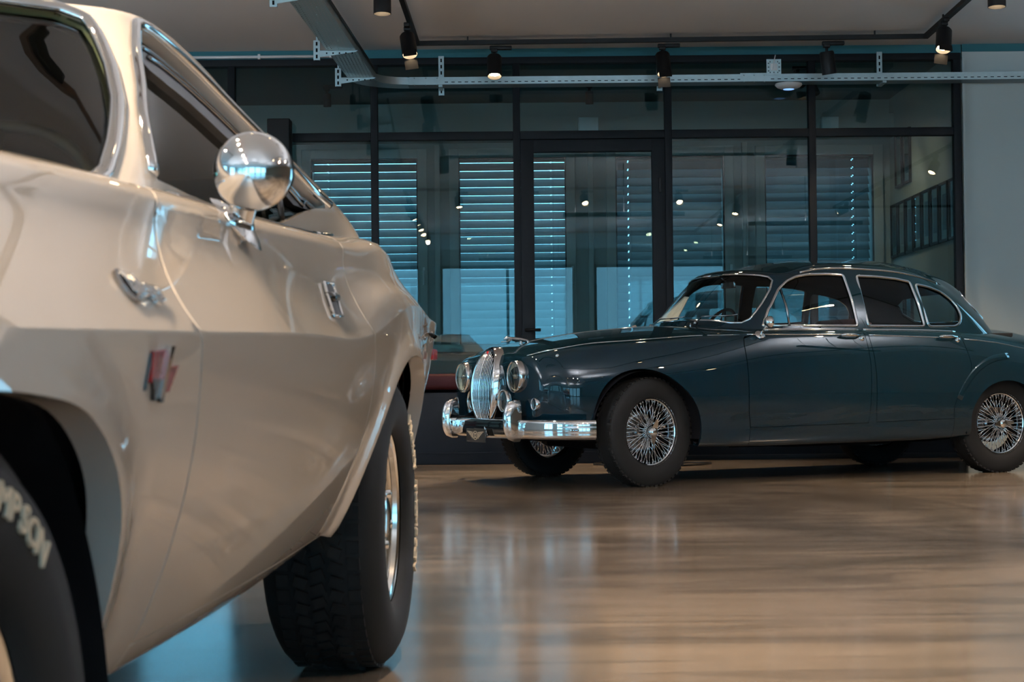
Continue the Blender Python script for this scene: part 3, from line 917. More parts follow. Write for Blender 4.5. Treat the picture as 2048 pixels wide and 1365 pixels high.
MB().box((-.66, ya - .002, ZTR + .029), (.26, .003, .062)).build('splice_plate', MAT['galvanised'], tr)
MB().box((1.93, ya - .002, ZTR + .033), (.22, .003, .066)).build('splice_plate', MAT['galvanised'], tr)
m = MB()
for x in (-.75, -.66, -.57, 1.85, 1.93, 2.01):
    for dz in (-.002, .05): m.ball((x, ya - .005, ZTR + dz), .006, 8, 6)
m.build('bolt', MAT['galvanised'], tr)

def slotted(m, c, w, h, axis='x', t=.003, slots=True, pitch=.05):
    """slotted strut seen face on (axis = width direction)"""
    c = Vector(c)
    if axis == 'x':
        m.box(c, (w, .021, h))
    return m
def hanger(x, y, z0, z1, label):
    h = empty('tray_hanger', (x, y, 0)); tag(h, label, 'hanger')
    m = MB(); w = .041
    m.box((0, 0, (z0 + z1) / 2), (w, .003, z1 - z0))
    for s in (-1, 1): m.box((s * w / 2, .010, (z0 + z1) / 2), (.003, .022, z1 - z0))
    st = m.build('strut', MAT['galvanised'], h)
    m = MB(); z = z0 + .03
    while z < z1 - .02:
        m.box((0, -.0022, z), (.012, .002, .028)); z += .05
    m.build('slot_row', MAT['liner'], st)
    m = MB()
    m.box((0, -.085, ZTR - .010), (.030, .20, .016)); m.build('arm', MAT['galvanised'], h)
hanger(-.545, YG - .052, 2.935, 3.25, 'slotted galvanised hanger near the left end of the straight tray')
hanger(1.20, YG - .052, 2.955, 3.22, 'slotted galvanised hanger behind the spotlight above the door\'s right upright')
hanger(2.96, YG - .052, 2.975, 3.25, 'slotted galvanised hanger near the right end of the straight tray')

def bracket(y, label):
    """cantilever bracket: slotted vertical channel at the left, tapered arm under the tray"""
    b = empty('tray_bracket', (x0 - .05 - (13.5 - y) * .036, y, ZTR)); tag(b, label, 'bracket')
    m = MB(); m.box((-.02, 0, .0), (.045, .003, .14)); m.box((-.042, .012, .0), (.003, .024, .14)).box((.001, .012, .0), (.003, .024, .14)).box((-.02, .02, .19), (.012, .012, .26))
    ch = m.build('channel', MAT['galvanised'], b)
    m = MB()
    for k in range(3): m.box((-.02, -.0025, -.045 + k * .045), (.013, .002, .026))
    m.build('slot_row', MAT['liner'], ch)
    arm = MB(); poly = [(.0, -.050), (.255, -.014), (.27, -.002), (.0, -.002)]
    arm.prism(poly, 0, .003, lambda x, y, z: (x, z, y)); arm.box((.135, .02, -.003), (.27, .04, .003))
    arm.build('arm', MAT['galvanised'], b)
    m = MB()
    for k in range(5): m.box((.05 + k * .045, -.001, -.022), (.010, .002, .010))
    m.build('hole_row', MAT['liner'], b)
for o_ in tr.children:
    if o_.data.name.startswith('bend'): continue
    for v_ in o_.data.vertices:
        if v_.co.y < 13.52 and v_.co.x < -1.0: v_.co.x -= (13.5 - v_.co.y) * .036
bracket(13.38, 'galvanised cantilever bracket nearest the corner of the tray')
bracket(12.27, 'middle galvanised cantilever bracket under the left tray')
bracket(10.5, 'galvanised cantilever bracket cut off by the top edge')

ap = empty('access_point', (2.205, ya + .03, 2.963)); tag(ap, 'white dome shaped access point with a blue light under the straight tray', 'access point')
MB().lathe([(0, -.035), (.05, -.033), (.09, -.018), (.108, 0), (.104, .012), (.05, .022), (0, .024)], 36).build('housing', MAT['white_plastic'], ap)
MB().lathe([(0, -.0375), (.035, -.0365), (.043, -.0345), (.043, -.033), (0, -.033)], 28).build('status_light', MAT['blue_led'], ap)
mp = empty('mounting_plate', (2.085, ya - .008, 3.085)); tag(mp, 'square perforated galvanised plate on the tray beside the white access point', 'mounting plate')
MB().box((0, 0, .015), (.115, .004, .125)).build('plate', MAT['galvanised'], mp)
m = MB()
for a in (-.042, .042):
    for z in (-.03, 0, .03): m.box((a, -.003, .015 + z), (.012, .002, .006)); m.box((z, -.003, .015 + a), (.006, .002, .010))
m.build('hole_row', MAT['liner'], mp)
MB().tube([(-.01, -.006, .0), (.0, -.012, .06), (.012, -.01, .11)], .004, 8).build('wire', MAT['white_plastic'], mp)
MB().box((0, -.006, .015), (.055, .006, .055), bevel=.002).build('cover', MAT['white_plastic'], mp)
o = MB().tube([(-2.9, YG - .05, 3.258), (-1.42, YG - .05, 3.258)], .012, 10).box((-2.0, YG - .05, 3.258), (.02, .035, .04)).box((-1.40, YG - .05, 3.262), (.07, .04, .035)).build('conduit', MAT['white_plastic'])
tag(o, 'thin pale conduit pipe along the teal band above the glass', 'conduit')
o = MB().box((-1.83, YG - .125, 2.5), (.18, .17, .48), bevel=.01).build('loudspeaker', MAT['black_metal'])
tag(o, 'black box hanging before the glass, half hidden by the white car\'s roof', 'loudspeaker')
# cable on the floor beside the saloon's wheels
pts = smooth_path([(.75, 13.65, .006), (.62, 13.35, .006), (.85, 13.15, .006), (1.1, 13.0, .006), (1.35, 13.1, .006), (1.5, 13.4, .006), (1.2, 13.5, .006), (.95, 13.45, .006)], 8)
o = MB().tube([tuple(p) for p in pts], .006, 8).build('floor_cable', MAT['cable']); tag(o, 'thin black cable curling on the floor behind the front wheels of the teal saloon', 'cable')
# ------------------------------------------------------------------ teal saloon (local x = rearwards from front axle, y = left side outwards, z = up)
def car_root(name, X0, Y0, deg):
    r = empty(name, (X0, Y0, 0))
    a = math.radians(deg)
    # local x -> (sin a, cos a), local y -> (cos a, -sin a): a mirrored frame is avoided by using y = -w inside meshes
    r.matrix_world = Matrix(((math.sin(a), -math.cos(a), 0, X0), (math.cos(a), math.sin(a), 0, Y0), (0, 0, 1, 0), (0, 0, 0, 1)))
    return r
# in meshes: x = s, y = -w  (left side of the car has negative y)
class CarLoft(Loft):
    """same as Loft, w given positive on the left side, output y = -w"""
    def __call__(self, u, v):
        o = Loft.__call__(self, u, v); o[:, 1] *= -1; return o

SA = [  # s, then nine (w, z): sill under, sill edge, lower flank, widest, upper flank, shoulder, crown edge, inner top, centre
 (-.725, [(.20, .47), (.26, .465), (.33, .50), (.37, .59), (.35, .68), (.29, .725), (.21, .745), (.11, .755), (0, .76)]),
 (-.700, [(.36, .42), (.44, .41), (.51, .46), (.545, .58), (.515, .70), (.44, .765), (.33, .785), (.17, .797), (0, .80)]),
 (-.650, [(.47, .385), (.56, .375), (.62, .44), (.65, .57), (.625, .705), (.545, .79), (.42, .812), (.22, .828), (0, .832)]),
 (-.560, [(.56, .355), (.65, .345), (.705, .43), (.725, .57), (.70, .715), (.625, .805), (.50, .838), (.26, .862), (0, .868)]),
 (-.430, [(.62, .32), (.71, .31), (.76, .41), (.775, .57), (.752, .72), (.68, .822), (.56, .862), (.30, .895), (0, .902)]),
 (-.200, [(.66, .28), (.755, .275), (.795, .40), (.808, .57), (.785, .735), (.715, .845), (.60, .885), (.33, .928), (0, .942)]),
 (.100, [(.69, .26), (.775, .26), (.812, .40), (.825, .57), (.803, .745), (.74, .862), (.63, .905), (.35, .955), (0, .975)]),
 (.400, [(.70, .25), (.78, .25), (.818, .40), (.832, .57), (.812, .755), (.762, .88), (.655, .928), (.37, .975), (0, .996)]),
 (.700, [(.70, .245), (.782, .245), (.820, .40), (.836, .57), (.820, .76), (.785, .895), (.70, .948), (.40, .985), (0, 1.0)]),
 (1.10, [(.70, .245), (.785, .245), (.822, .40), (.838, .57), (.825, .76), (.795, .90), (.722, .958), (.42, .972), (0, .975)]),
 (1.65, [(.70, .245), (.785, .248), (.822, .40), (.838, .57), (.826, .76), (.796, .90), (.724, .958), (.42, .970), (0, .972)]),
 (2.15, [(.70, .25), (.780, .255), (.820, .40), (.836, .57), (.825, .76), (.792, .895), (.718, .953), (.42, .968), (0, .972)]),
 (2.55, [(.69, .26), (.772, .268), (.815, .40), (.832, .57), (.820, .745), (.775, .873), (.69, .938), (.40, .965), (0, .975)]),
 (2.90, [(.67, .28), (.755, .285), (.802, .41), (.820, .57), (.800, .725), (.735, .845), (.635, .915), (.36, .965), (0, .985)]),
 (3.20, [(.63, .31), (.71, .315), (.765, .42), (.785, .565), (.760, .705), (.685, .815), (.575, .888), (.32, .955), (0, .985)]),
 (3.45, [(.56, .34), (.64, .345), (.70, .44), (.722, .56), (.695, .68), (.62, .78), (.51, .848), (.28, .905), (0, .930)]),
 (3.65, [(.45, .37), (.53, .38), (.59, .46), (.61, .55), (.585, .645), (.52, .73), (.43, .785), (.23, .838), (0, .862)]),
 (3.78, [(.28, .42), (.34, .42), (.39, .48), (.41, .54), (.39, .61), (.35, .67), (.29, .715), (.15, .75), (0, .765)]),
]
SL = CarLoft([r[0] for r in SA], [[(r[0], w, z) for w, z in r[1]] for r in SA])

SG = [  # greenhouse: per ring point, five levels (s, w, z): belt, middle, gutter, roof edge, centre line
 [(.585, 0, .985), (.745, 0, 1.17), (.925, 0, 1.345), (1.05, 0, 1.378), (1.20, 0, 1.405)],
 [(.64, .33, .98), (.79, .31, 1.165), (.955, .27, 1.338), (1.075, .22, 1.373), (1.25, 0, 1.415)],
 [(.775, .575, .968), (.885, .53, 1.145), (1.02, .475, 1.308), (1.12, .41, 1.355), (1.33, 0, 1.428)],
 [(.885, .69, .955), (.965, .635, 1.13), (1.095, .555, 1.297), (1.17, .48, 1.35), (1.42, 0, 1.440)],
 [(1.20, .722, .955), (1.22, .668, 1.145), (1.30, .59, 1.333), (1.34, .49, 1.392), (1.52, 0, 1.449)],
 [(1.62, .726, .955), (1.62, .674, 1.155), (1.62, .595, 1.347), (1.64, .485, 1.410), (1.75, 0, 1.460)],
 [(2.05, .720, .952), (2.02, .665, 1.15), (1.98, .588, 1.333), (1.95, .475, 1.402), (1.97, 0, 1.465)],
 [(2.37, .695, .948), (2.32, .637, 1.135), (2.23, .562, 1.300), (2.18, .44, 1.380), (2.17, 0, 1.461)],
 [(2.61, .650, .942), (2.53, .592, 1.105), (2.41, .512, 1.265), (2.33, .39, 1.352), (2.32, 0, 1.449)],
 [(2.80, .560, .940), (2.70, .505, 1.085), (2.57, .435, 1.237), (2.47, .32, 1.335), (2.41, 0, 1.439)],
 [(2.98, .335, .975), (2.89, .30, 1.115), (2.755, .255, 1.265), (2.61, .19, 1.357), (2.50, 0, 1.427)],
 [(3.09, 0, .995), (3.00, 0, 1.145), (2.865, 0, 1.287), (2.70, 0, 1.370), (2.57, 0, 1.415)],
]
GU = [0, .33, .72, .98, 1.4, 1.95, 2.5, 2.95, 3.35, 3.75, 4.15, 4.5]
SGL = CarLoft(GU, SG, mirror_u=True)

# ====BUILD
def uv_side(S, pts, vr=(.6, 5.9), ur=None):
    return [tuple(p) for p in S.invert(pts, (0, 2), ur, vr)]
def uv_top(S, pts, vr, ur=None):          # pts (s, w)
    return [tuple(p) for p in S.invert([(a, -b) for a, b in pts], (0, 1), ur, vr)]
def uv_face(S, pts, vr, ur):              # pts (w, z)
    return [tuple(p) for p in S.invert([(-a, b) for a, b in pts], (1, 2), ur, vr)]
def lin(a, b, n):
    return [tuple(np.array(a) + (np.array(b) - np.array(a)) * i / n) for i in range(n)]

car = car_root('saloon_car', .509, 11.313, 64.89)
tag(car, 'dark teal vintage saloon car with wire wheels and chrome bumpers, parked before the glass partition', 'car')
TP = MAT['teal_paint']; CH = MAT['chrome']

# ---- lines on the body (s, z) and (s, w)
archF = smooth_path([(-.405, .30), (-.395, .42), (-.368, .53), (-.319, .617), (-.235, .680), (-.13, .712), (-.03, .712), (.08, .679), (.18, .615), (.262, .535), (.312, .44), (.333, .34), (.332, .255)], 4)
archR = smooth_path([(2.430, .285), (2.417, .40), (2.445, .475), (2.50, .545), (2.575, .592), (2.67, .617), (2.77, .615), (2.87, .582), (2.95, .515), (3.00, .43), (3.02, .33), (3.018, .305)], 4)
seamA = [(.690, .255), (.686, .345), (.668, .45), (.664, .55), (.664, .68), (.662, .76), (.658, .86), (.665, .90), (.690, .925)]
seamB = [(1.577, .358), (1.588, .45), (1.590, .55), (1.594, .68), (1.594, .75), (1.590, .83), (1.584, .89), (1.577, .93)]
seamC = [(1.640, .361), (1.633, .45), (1.631, .54), (1.631, .68), (1.624, .80), (1.612, .88), (1.603, .93)]
seamD = smooth_path([(2.272, .372), (2.263, .44), (2.282, .50), (2.320, .575), (2.372, .635), (2.405, .70), (2.402, .77), (2.385, .84), (2.374, .90), (2.378, .935)], 3)
A_F = uv_side(SL, archF); A_R = uv_side(SL, archR)
S_A = uv_side(SL, seamA); S_B = uv_side(SL, seamB); S_C = uv_side(SL, seamC); S_D = uv_side(SL, seamD)
bon = uv_side(SL, [(-.671, .803), (-.60, .824), (-.544, .838), (-.44, .857), (-.328, .873), (-.19, .884), (-.048, .892), (.12, .904), (.313, .917), (.42, .921)], (4.6, 6.6))
bonf = [(-.640, 8)] + uv_top(SL, [(-.648, .10), (-.662, .22), (-.672, .33)], (5.5, 8), (-.72, -.3))
bonr = uv_top(SL, [(.445, .68), (.47, .6), (.50, .45), (.515, .25), (.52, .1)], (5, 8), (.3, .7)) + [(.52, 8)]
bon_full = bonf + bon + bonr

# ---- front wings (each runs to the centre of the nose)
uf = A_F[0][0]; ur_ = A_F[-1][0]
outer = [(S_A[0][0], 0)] + lin((S_A[0][0], 0), (ur_, 0), 4)[1:] + [(ur_, 0)] + A_F[::-1] + [(uf, 0)] + lin((uf, 0), (-.725, 0), 6)[1:] + lin((-.725, 0), (-.725, 8), 16) + [(-.725, 8)] + bonf + bon[:] + [bonr[0]] + [(.60, 5.35), (.66, 5.3)] + S_A[::-1]
fw = panel('front_wing', SL, outer, mat=TP, parent=car, step=.022, inset=.0015)
mirror_w(fw)
panel('bonnet', SL, [bonf[0]] + bonf[1:] + bon + bonr, mat=TP, parent=car, step=.028, both=True, inset=.002)
# ---- doors
top6 = 6.02
dA = S_A[1:] + [(.78, 5.75), (.86, top6)]
fdo = S_A[1:-1] + [(.700, 5.2), (.76, 5.6), (.84, top6)] + lin((.9, top6), (1.575, top6), 8) + [(1.577, top6)] + S_B[::-1] + uv_side(SL, [(1.3, .353), (1.0, .349)])
fd = panel('front_door', SL, fdo, mat=TP, parent=car, step=.026, inset=.0022)
rdo = S_C + [(1.603, top6)] + lin((1.7, top6), (2.376, top6), 8) + [(2.378, top6)] + S_D[::-1] + uv_side(SL, [(2.0, .368), (1.8, .364)])
rd = panel('rear_door', SL, rdo, mat=TP, parent=car, step=.026, inset=.0022)
# ---- sill with the post between the doors
uD = S_D[0][0]
sil = [(S_A[0][0], 0)] + S_A[:2] + uv_side(SL, [(1.0, .349), (1.3, .353)]) + S_B + [(1.577, top6), (1.603, top6)] + S_C[::-1] + uv_side(SL, [(1.8, .364), (2.0, .368)]) + [S_D[0]] + uv_side(SL, [(2.272, .272)]) + [(2.272, 0)]
si = panel('sill', SL, sil, mat=TP, parent=car, step=.026, inset=.0005)
# ---- rear wings
ra, rb = A_R[0][0], A_R[-1][0]
boot = [(3.14, 8), (3.14, 7.5), (3.16, 7.0), (3.22, 6.55), (3.32, 6.2), (3.45, 6.0), (3.60, 5.95), (3.72, 5.9), (3.765, 6.2), (3.77, 7), (3.77, 8)]
rw = [(2.272, 0)] + uv_side(SL, [(2.272, .272)]) + S_D + [(2.378, top6), (2.40, 6.3), (2.50, 6.7), (2.60, 7.2), (2.62, 8)] + boot[:1] + boot[1:] + [(3.78, 8)] + lin((3.78, 8), (3.78, 0), 12)[1:] + [(3.78, 0), (rb, 0)] + A_R[::-1] + [(ra, 0)]
rwp = panel('rear_wing', SL, rw, mat=TP, parent=car, step=.028, inset=.001)
panel('boot_lid', SL, boot, mat=TP, parent=car, step=.03, both=True, inset=.002)
# scuttle between bonnet and windscreen, and the shelf under the side windows
sc_ = [bonr[0], (.60, 5.35), (.66, 5.3), (.70, 5.28), (.76, 5.62), (.84, top6), (2.40, top6), (2.40, 6.35), (.95, 6.35), (.86, 6.8), (.82, 7.4), (.80, 8), (.52, 8)] + bonr[-2:0:-1]
panel('scuttle', SL, sc_, mat=TP, parent=car, step=.03, both=True, inset=.0005)
for o in (fd, rd): pass
# nose and tail closing panels
def cap(S, u, name, flip):
    vs = S(np.full(60, u), np.linspace(0, S.N - 1, 60))
    pts = [tuple(p) for p in vs] + [(p[0], -p[1], p[2]) for p in vs[::-1][1:]]
    c = np.mean(np.array(pts), 0)
    m = MB(); n = len(pts)
    m.add(pts + [tuple(c + np.array([-.012 if not flip else .012, 0, 0]))], [(i, (i + 1) % n, n) for i in range(n)], True)
    return m.build(name, TP, car)
cap(SL, -.725, 'nose_panel', False); cap(SL, 3.78, 'tail_panel', True)

# dark lining just inside the skin, and the floor pan
lin_out = [(S_A[0][0], 0), (ur_, 0)] + A_F[::-1] + [(uf, 0), (-.70, 0), (-.70, 8), (.80, 8), (.82, 7.4), (.86, 6.8), (.95, 6.35), (2.40, 6.35), (2.5, 6.9), (2.62, 8), (3.75, 8), (3.75, 0), (rb, 0)] + A_R[::-1] + [(ra, 0)]
panel('body_lining', SL, lin_out, mat=MAT['liner'], parent=car, step=.06, lift=-.014, both=True, flange=False)
m = MB()
m.box((1.55, 0, .27), (2.9, 1.30, .05)).box((1.75, 0, .24), (.9, .5, .1), bevel=.03).box((.25, 0, .45), (.06, 1.3, .5))
m.tube([(1.2, .25, .20), (2.9, .28, .2), (3.75, .3, .24)], .025, 10).box((2.72, 0, .30), (.12, 1.2, .12), bevel=.03).box((0.0, 0, .25), (.12, 1.1, .08), bevel=.02)
m.box((3.2, 0, .33), (1.0, 1.0, .16), bevel=.05).box((-.35, 0, .36), (.5, .9, .16), bevel=.04)
m.build('floor_pan', MAT['liner'], car)

# ---- greenhouse: roof with pillars
def side_win(pts, n=5):
    return [tuple(p) for p in SGL.invert(pts, (0, 2), (.95, 4.0), (0, 2.3))]
def rounded(poly, r=.02, k=4):
    P = [np.array(p, float) for p in poly]; out = []
    for i in range(len(P)):
        a, b, c = P[i - 1], P[i], P[(i + 1) % len(P)]
        u = (a - b); lu = np.linalg.norm(u); w = (c - b); lw = np.linalg.norm(w)
        rr = min(r, lu * .4, lw * .4)
        p0, p1 = b + u / lu * rr, b + w / lw * rr
        for j in range(k + 1):
            t = j / k; out.append(tuple((1 - t) ** 2 * p0 + 2 * t * (1 - t) * b + t * t * p1))
    return out
w_fd = rounded([(.842, .985), (1.20, .985), (1.577, .985), (1.564, 1.16), (1.549, 1.322), (1.42, 1.327), (1.28, 1.322), (1.19, 1.307), (1.12, 1.276), (1.048, 1.222), (.95, 1.105)], .02)
w_rd = rounded([(1.658, .985), (1.9, .985), (2.122, .984), (2.107, 1.13), (2.088, 1.285), (1.97, 1.304), (1.80, 1.316), (1.650, 1.318)], .02)
w_rq = rounded([(2.155, .984), (2.28, .984), (2.40, .986), (2.455, 1.01), (2.487, 1.06), (2.480, 1.12), (2.440, 1.175), (2.36, 1.225), (2.24, 1.256), (2.128, 1.270)], .03)
U_fd, U_rd, U_rq = side_win(w_fd), side_win(w_rd), side_win(w_rq)
ws_half = [(0, 1.035), (.2, 1.035), (.36, 1.028), (.50, 1.008), (.56, 1.006), (.592, 1.03), (.600, 1.07), (.598, 1.13), (.568, 1.22), (.535, 1.28), (.50, 1.306), (.44, 1.320), (.315, 1.332), (.15, 1.338), (0, 1.339)]
U_ws = [tuple(p) for p in SGL.invert([(-a, b) for a, b in ws_half], (1, 2), (0, 1.3), (0, 2.4))]
U_ws[0] = (0, U_ws[0][1]); U_ws[-1] = (0, U_ws[-1][1])
bs_half = [(0, 1.255), (.2, 1.248), (.32, 1.225), (.38, 1.18), (.40, 1.11), (.37, 1.055), (.30, 1.04), (.15, 1.045), (0, 1.045)]
U_bs = [tuple(p) for p in SGL.invert([(-a, b) for a, b in bs_half], (1, 2), (3.6, 4.5), (0, 2.4))]
U_bs[0] = (4.5, U_bs[0][1]); U_bs[-1] = (4.5, U_bs[-1][1])
g_out = [U_ws[0], (0, 0)] + lin((0, 0), (4.5, 0), 30)[1:] + [(4.5, 0)] + [U_bs[-1]] + U_bs[-2:0:-1] + [U_bs[0]] + [(4.5, 4)] + lin((4.5, 4), (0, 4), 40)[1:] + [(0, 4)] + [U_ws[-1]] + U_ws[-2:0:-1]
roof = panel('roof', SGL, g_out, holes=[U_fd, U_rd, U_rq], mat=TP, parent=car, step=.022, both=True, depth=.014)
panel('headlining', SGL, g_out, holes=[U_fd, U_rd, U_rq], mat=MAT['headliner'], parent=car, step=.05, both=True, lift=-.022, flange=False)
GL = MAT['car_glass']
panel('windscreen', SGL, U_ws, mat=GL, parent=car, step=.05, both=True, lift=-.008, depth=.004)
panel('rear_screen', SGL, U_bs, mat=GL, parent=car, step=.05, both=True, lift=-.008, depth=.004)
def symm_strip(U, w, h, name, parent, lift=.0):
    m = strip(SGL, U, w, h, lift)
    m2 = MB(); m2.add(m.v, m.f, True); m2.add([(x, -y, z) for x, y, z in m.v], [f[::-1] for f in m.f], True)
    return m2.build(name, CH, parent)
symm_strip(U_ws, .016, .008, 'windscreen_trim', car); symm_strip(U_bs, .016, .008, 'rear_screen_trim', car)
def sidepart(o): return mirror_w(o)
for U, nm, par in ((U_fd, 'door_glass', fd), (U_rd, 'door_glass', rd), (U_rq, 'quarter_glass', None)):
    g = panel(nm, SGL, U, mat=GL, parent=par or car, step=.06, lift=-.010, depth=.004)
    t = strip(SGL, U, .020, .008, closed=True).build('window_trim', CH, par or car)
    if par is None: mirror_w(g); mirror_w(t)
# divider bar of the quarter vent
q = side_win([(1.052, .985), (1.057, 1.10), (1.063, 1.232)])
strip(SGL, q, .016, .010, -.004).build('vent_divider', MAT['dark_chrome'], fd)
q = side_win([(1.60, .985), (1.61, 1.1), (1.603, 1.2), (1.598, 1.335)])
# chrome gutter over the windows
gut = [(u, 2.16) for u in np.linspace(1.25, 3.35, 50)]
g = strip(SGL, gut, .014, .010).build('roof_gutter', CH, car); mirror_w(g)
# chrome capping under the windows and waist line strips
wl = lambda s0, s1, v, n=20: [(s, v) for s in np.linspace(s0, s1, n)]
strip(SL, wl(.86, 1.57, 6.0), .016, .012).build('window_cill_trim', CH, fd)
strip(SL, wl(1.61, 2.37, 6.0), .016, .012).build('window_cill_trim', CH, rd)
bl = spline_eval(np.arange(len(bon)), np.array(bon), np.linspace(0, len(bon) - 1, 40))
b = strip(SL, bl, .007, .005).build('bonnet_edge_trim', CH, car); mirror_w(b)  # thin chrome strip added to draw the line of the bonnet edge
fwl = uv_side(SL, [(.45, .923), (.55, .924), (.65, .925)]); b = strip(SL, fwl, .007, .004).build('waist_trim', CH, car); mirror_w(b)
strip(SL, uv_side(SL, [(s, .927 - .0 * s) for s in np.linspace(.70, 1.565, 16)]), .008, .005).build('waist_trim', CH, fd)
strip(SL, uv_side(SL, [(s, z) for s, z in zip(np.linspace(1.61, 2.36, 12), np.linspace(.925, .905, 12))]), .008, .005).build('waist_trim', CH, rd)
b = strip(SL, uv_side(SL, [(2.39, .899), (2.5, .892), (2.68, .876), (2.94, .836), (3.15, .80)]), .008, .005).build('waist_trim', CH, car); mirror_w(b)
# rear wing flare crease in front of the rear wheel
fl = uv_side(SL, smooth_path([(2.30, .50), (2.36, .60), (2.46, .70), (2.60, .765), (2.75, .785)], 4))
b = strip(SL, fl, .05, .006).build('wing_swage', TP, car); mirror_w(b)

def surf_pt(S, s, z, vr=(.6, 5.9)):
    u, v = uv_side(S, [(s, z)], vr)[0]
    return Vector(S(u, v)[0]), Vector(S.normal(np.array([u]), np.array([v]))[0])
# door handles
def handle(s0, z, parent):
    p, n = surf_pt(SL, s0, z); q, _ = surf_pt(SL, s0 + .135, z - .004); r_, nr = surf_pt(SL, s0 + .165, z - .012)
    m = MB()
    m.tube([p + n * .004, p + n * .026, p + n * .034 + Vector((.02, 0, 0)), (p + q) / 2 + n * .036, q + n * .030, q + n * .004], [.006, .008, .009, .011, .009, .006], 10)
    m.lathe([(0, .012), (.012, .012), (.017, .004), (.019, 0)], 16, origin=r_, rot=Vector((0, 0, 1)).rotation_difference(nr).to_matrix())
    m.build('door_handle', CH, parent)
handle(1.385, .915, fd); handle(2.165, .905, rd)
# door mirror
m = MB(); p, n = surf_pt(SL, .79, .925)
m.lathe([(0, .008), (.028, .006), (.034, 0)], 20, origin=p, rot=Vector((0, 0, 1)).rotation_difference(n).to_matrix())
m.tube([p, p + Vector((.015, -.02, .035)), Vector((.80, -.855, .985))], [.006, .006, .007], 8)
m.lathe([(0, -.030), (.018, -.027), (.032, -.014), (.0385, .0), (.0395, .010), (.036, .012)], 28, origin=(.800, -.862, 1.0), axis='x')
mm = m.build('door_mirror', CH, fd)
MB().lathe([(0, .010), (.036, .010)], 24, origin=(.800, -.862, 1.0), axis='x').build('mirror_glass', MAT['chrome'], mm) if False else None
mirror_w(fd); mirror_w(rd); mirror_w(si); mirror_w(rwp)

# ---- wheel wells
def well(sx, r, z=.33, y0=-.80, y1=-.42):
    m = MB()
    m.lathe([(r, y0), (r, y1), (0, y1)], 40, origin=(sx, 0, z), axis='y', a0=-1.7, a1=1.7)
    o = m.build('wheel_well', MAT['liner'], car, fix=False); mirror_w(o)
well(-.035, .375, .33); well(2.72, .33, .31, -.79)

# ---- wheels
def wire_wheel(s, w, z, steer, side, R=.332):
    """side -1: left"""
    P = Vector((s, side * w, z)); root_rot = Matrix.Rotation(steer, 3, 'Z') @ (Matrix.Rotation(PI, 3, 'Z') if side > 0 else Matrix.Identity(3))
    # local: outboard = -y
    m = MB()
    m.lathe([(.2075, -.075), (.2085, -.070), (.206, -.064), (.196, -.058), (.192, -.045), (.190, .0), (.188, .05), (.196, .062), (.2085, .075), (.21, .07), (.197, .048), (.196, -.045), (.2, -.056), (.2105, -.066), (.2075, -.075)], 72, axis='y')
    wh = m.build('wheel', CH, car, autosmooth=30)
    wh.matrix_local = Matrix.Translation(P) @ root_rot.to_4x4()
    t = MB()
    prof = [(.200, -.060), (.212, -.072), (.235, -.084), (.262, -.090), (.290, -.088), (.312, -.080), (.325, -.066), (R, -.052), (R + .001, 0), (R, .052), (.325, .066), (.312, .080), (.290, .088), (.262, .090), (.235, .084), (.212, .072), (.200, .060)]
    t.lathe(prof, 80, axis='y')
    # tread grooves and shoulder blocks
    for y in (-.03, -.01, .01, .03):
        t.lathe([(R + .0035, y - .0065), (R + .0035, y + .0065)], 80, axis='y')
    for k in range(56):
        a = 2 * PI * k / 56
        for yy in (-.058, .058):
            c = Vector((math.cos(a) * (R - .002), yy, math.sin(a) * (R - .002)))
            t.box(c, (.010, .020, .022), rot=Matrix.Rotation(-a, 3, 'Y'))
    ty = t.build('tyre', MAT['rubber'], wh, fix=True)
    sp = MB()
    rr = random.Random(3)
    for k in range(24):
        a = 2 * PI * k / 24
        for (yh, yr, rh, da) in ((-.060, -.048, .042, .30), (-.060, -.048, .042, -.30), (.02, -.035, .050, .18)):
            a2 = a + (da if k % 2 else -da)
            a1 = a + (0 if da > 0 else .13)
            p0 = Vector((math.cos(a2) * rh, yh, math.sin(a2) * rh)); p1 = Vector((math.cos(a1) * .193, yr, math.sin(a1) * .193))
            sp.tube([p0, p1], .0022, 6)
            sp.tube([p1.lerp(p0, .06), p1], .0042, 6)
    sp.lathe([(.040, -.068), (.044, -.058), (.046, -.02), (.052, .0), (.055, .03), (.0, .03)], 28, axis='y')
    sp.build('spokes', CH, wh)
    MB().lathe([(.0, .035), (.10, .035), (.13, .045), (.13, .07), (0, .07)], 36, axis='y').build('brake_disc', MAT['dark_chrome'], wh)
    h = MB()
    h.lathe([(.0, -.108), (.012, -.107), (.026, -.100), (.034, -.086), (.037, -.070), (.036, -.06)], 28, axis='y')
    base = 1.35 if s < 1 else .08
    for k in range(2):
        a = base + PI * k
        d = Vector((math.cos(a), 0, math.sin(a))); e = Vector((-math.sin(a), 0, math.cos(a)))
        L_ = .078
        pts = [d * .012 + e * .022, d * .045 + e * .019, d * L_ + e * .006, d * L_ - e * .006, d * .045 - e * .019, d * .012 - e * .022]
        off = [Vector((0, -.085 - .0 * i, 0)) for i in range(6)]
        tip = Vector((0, -.022, 0))
        lo = [p + Vector((0, -.082 - .30 * max(0, p.length - .03), 0)) for p in pts]; hi = [p + Vector((0, -.094 - .30 * max(0, p.length - .03), 0)) for p in pts]
        vs = [tuple(p) for p in lo + hi]
        h.add(vs, [(0, 1, 2, 3, 4, 5), (11, 10, 9, 8, 7, 6)] + [(i, (i + 1) % 6, (i + 1) % 6 + 6, i + 6) for i in range(6)], False)
    h.build('spinner', CH, wh)
    return wh
st = math.radians(12)
wire_wheel(0, .685, .332, st, -1); wire_wheel(0, .685, .332, st, 1)
wire_wheel(2.727, .665, .332, 0, -1); wire_wheel(2.727, .665, .332, 0, 1)

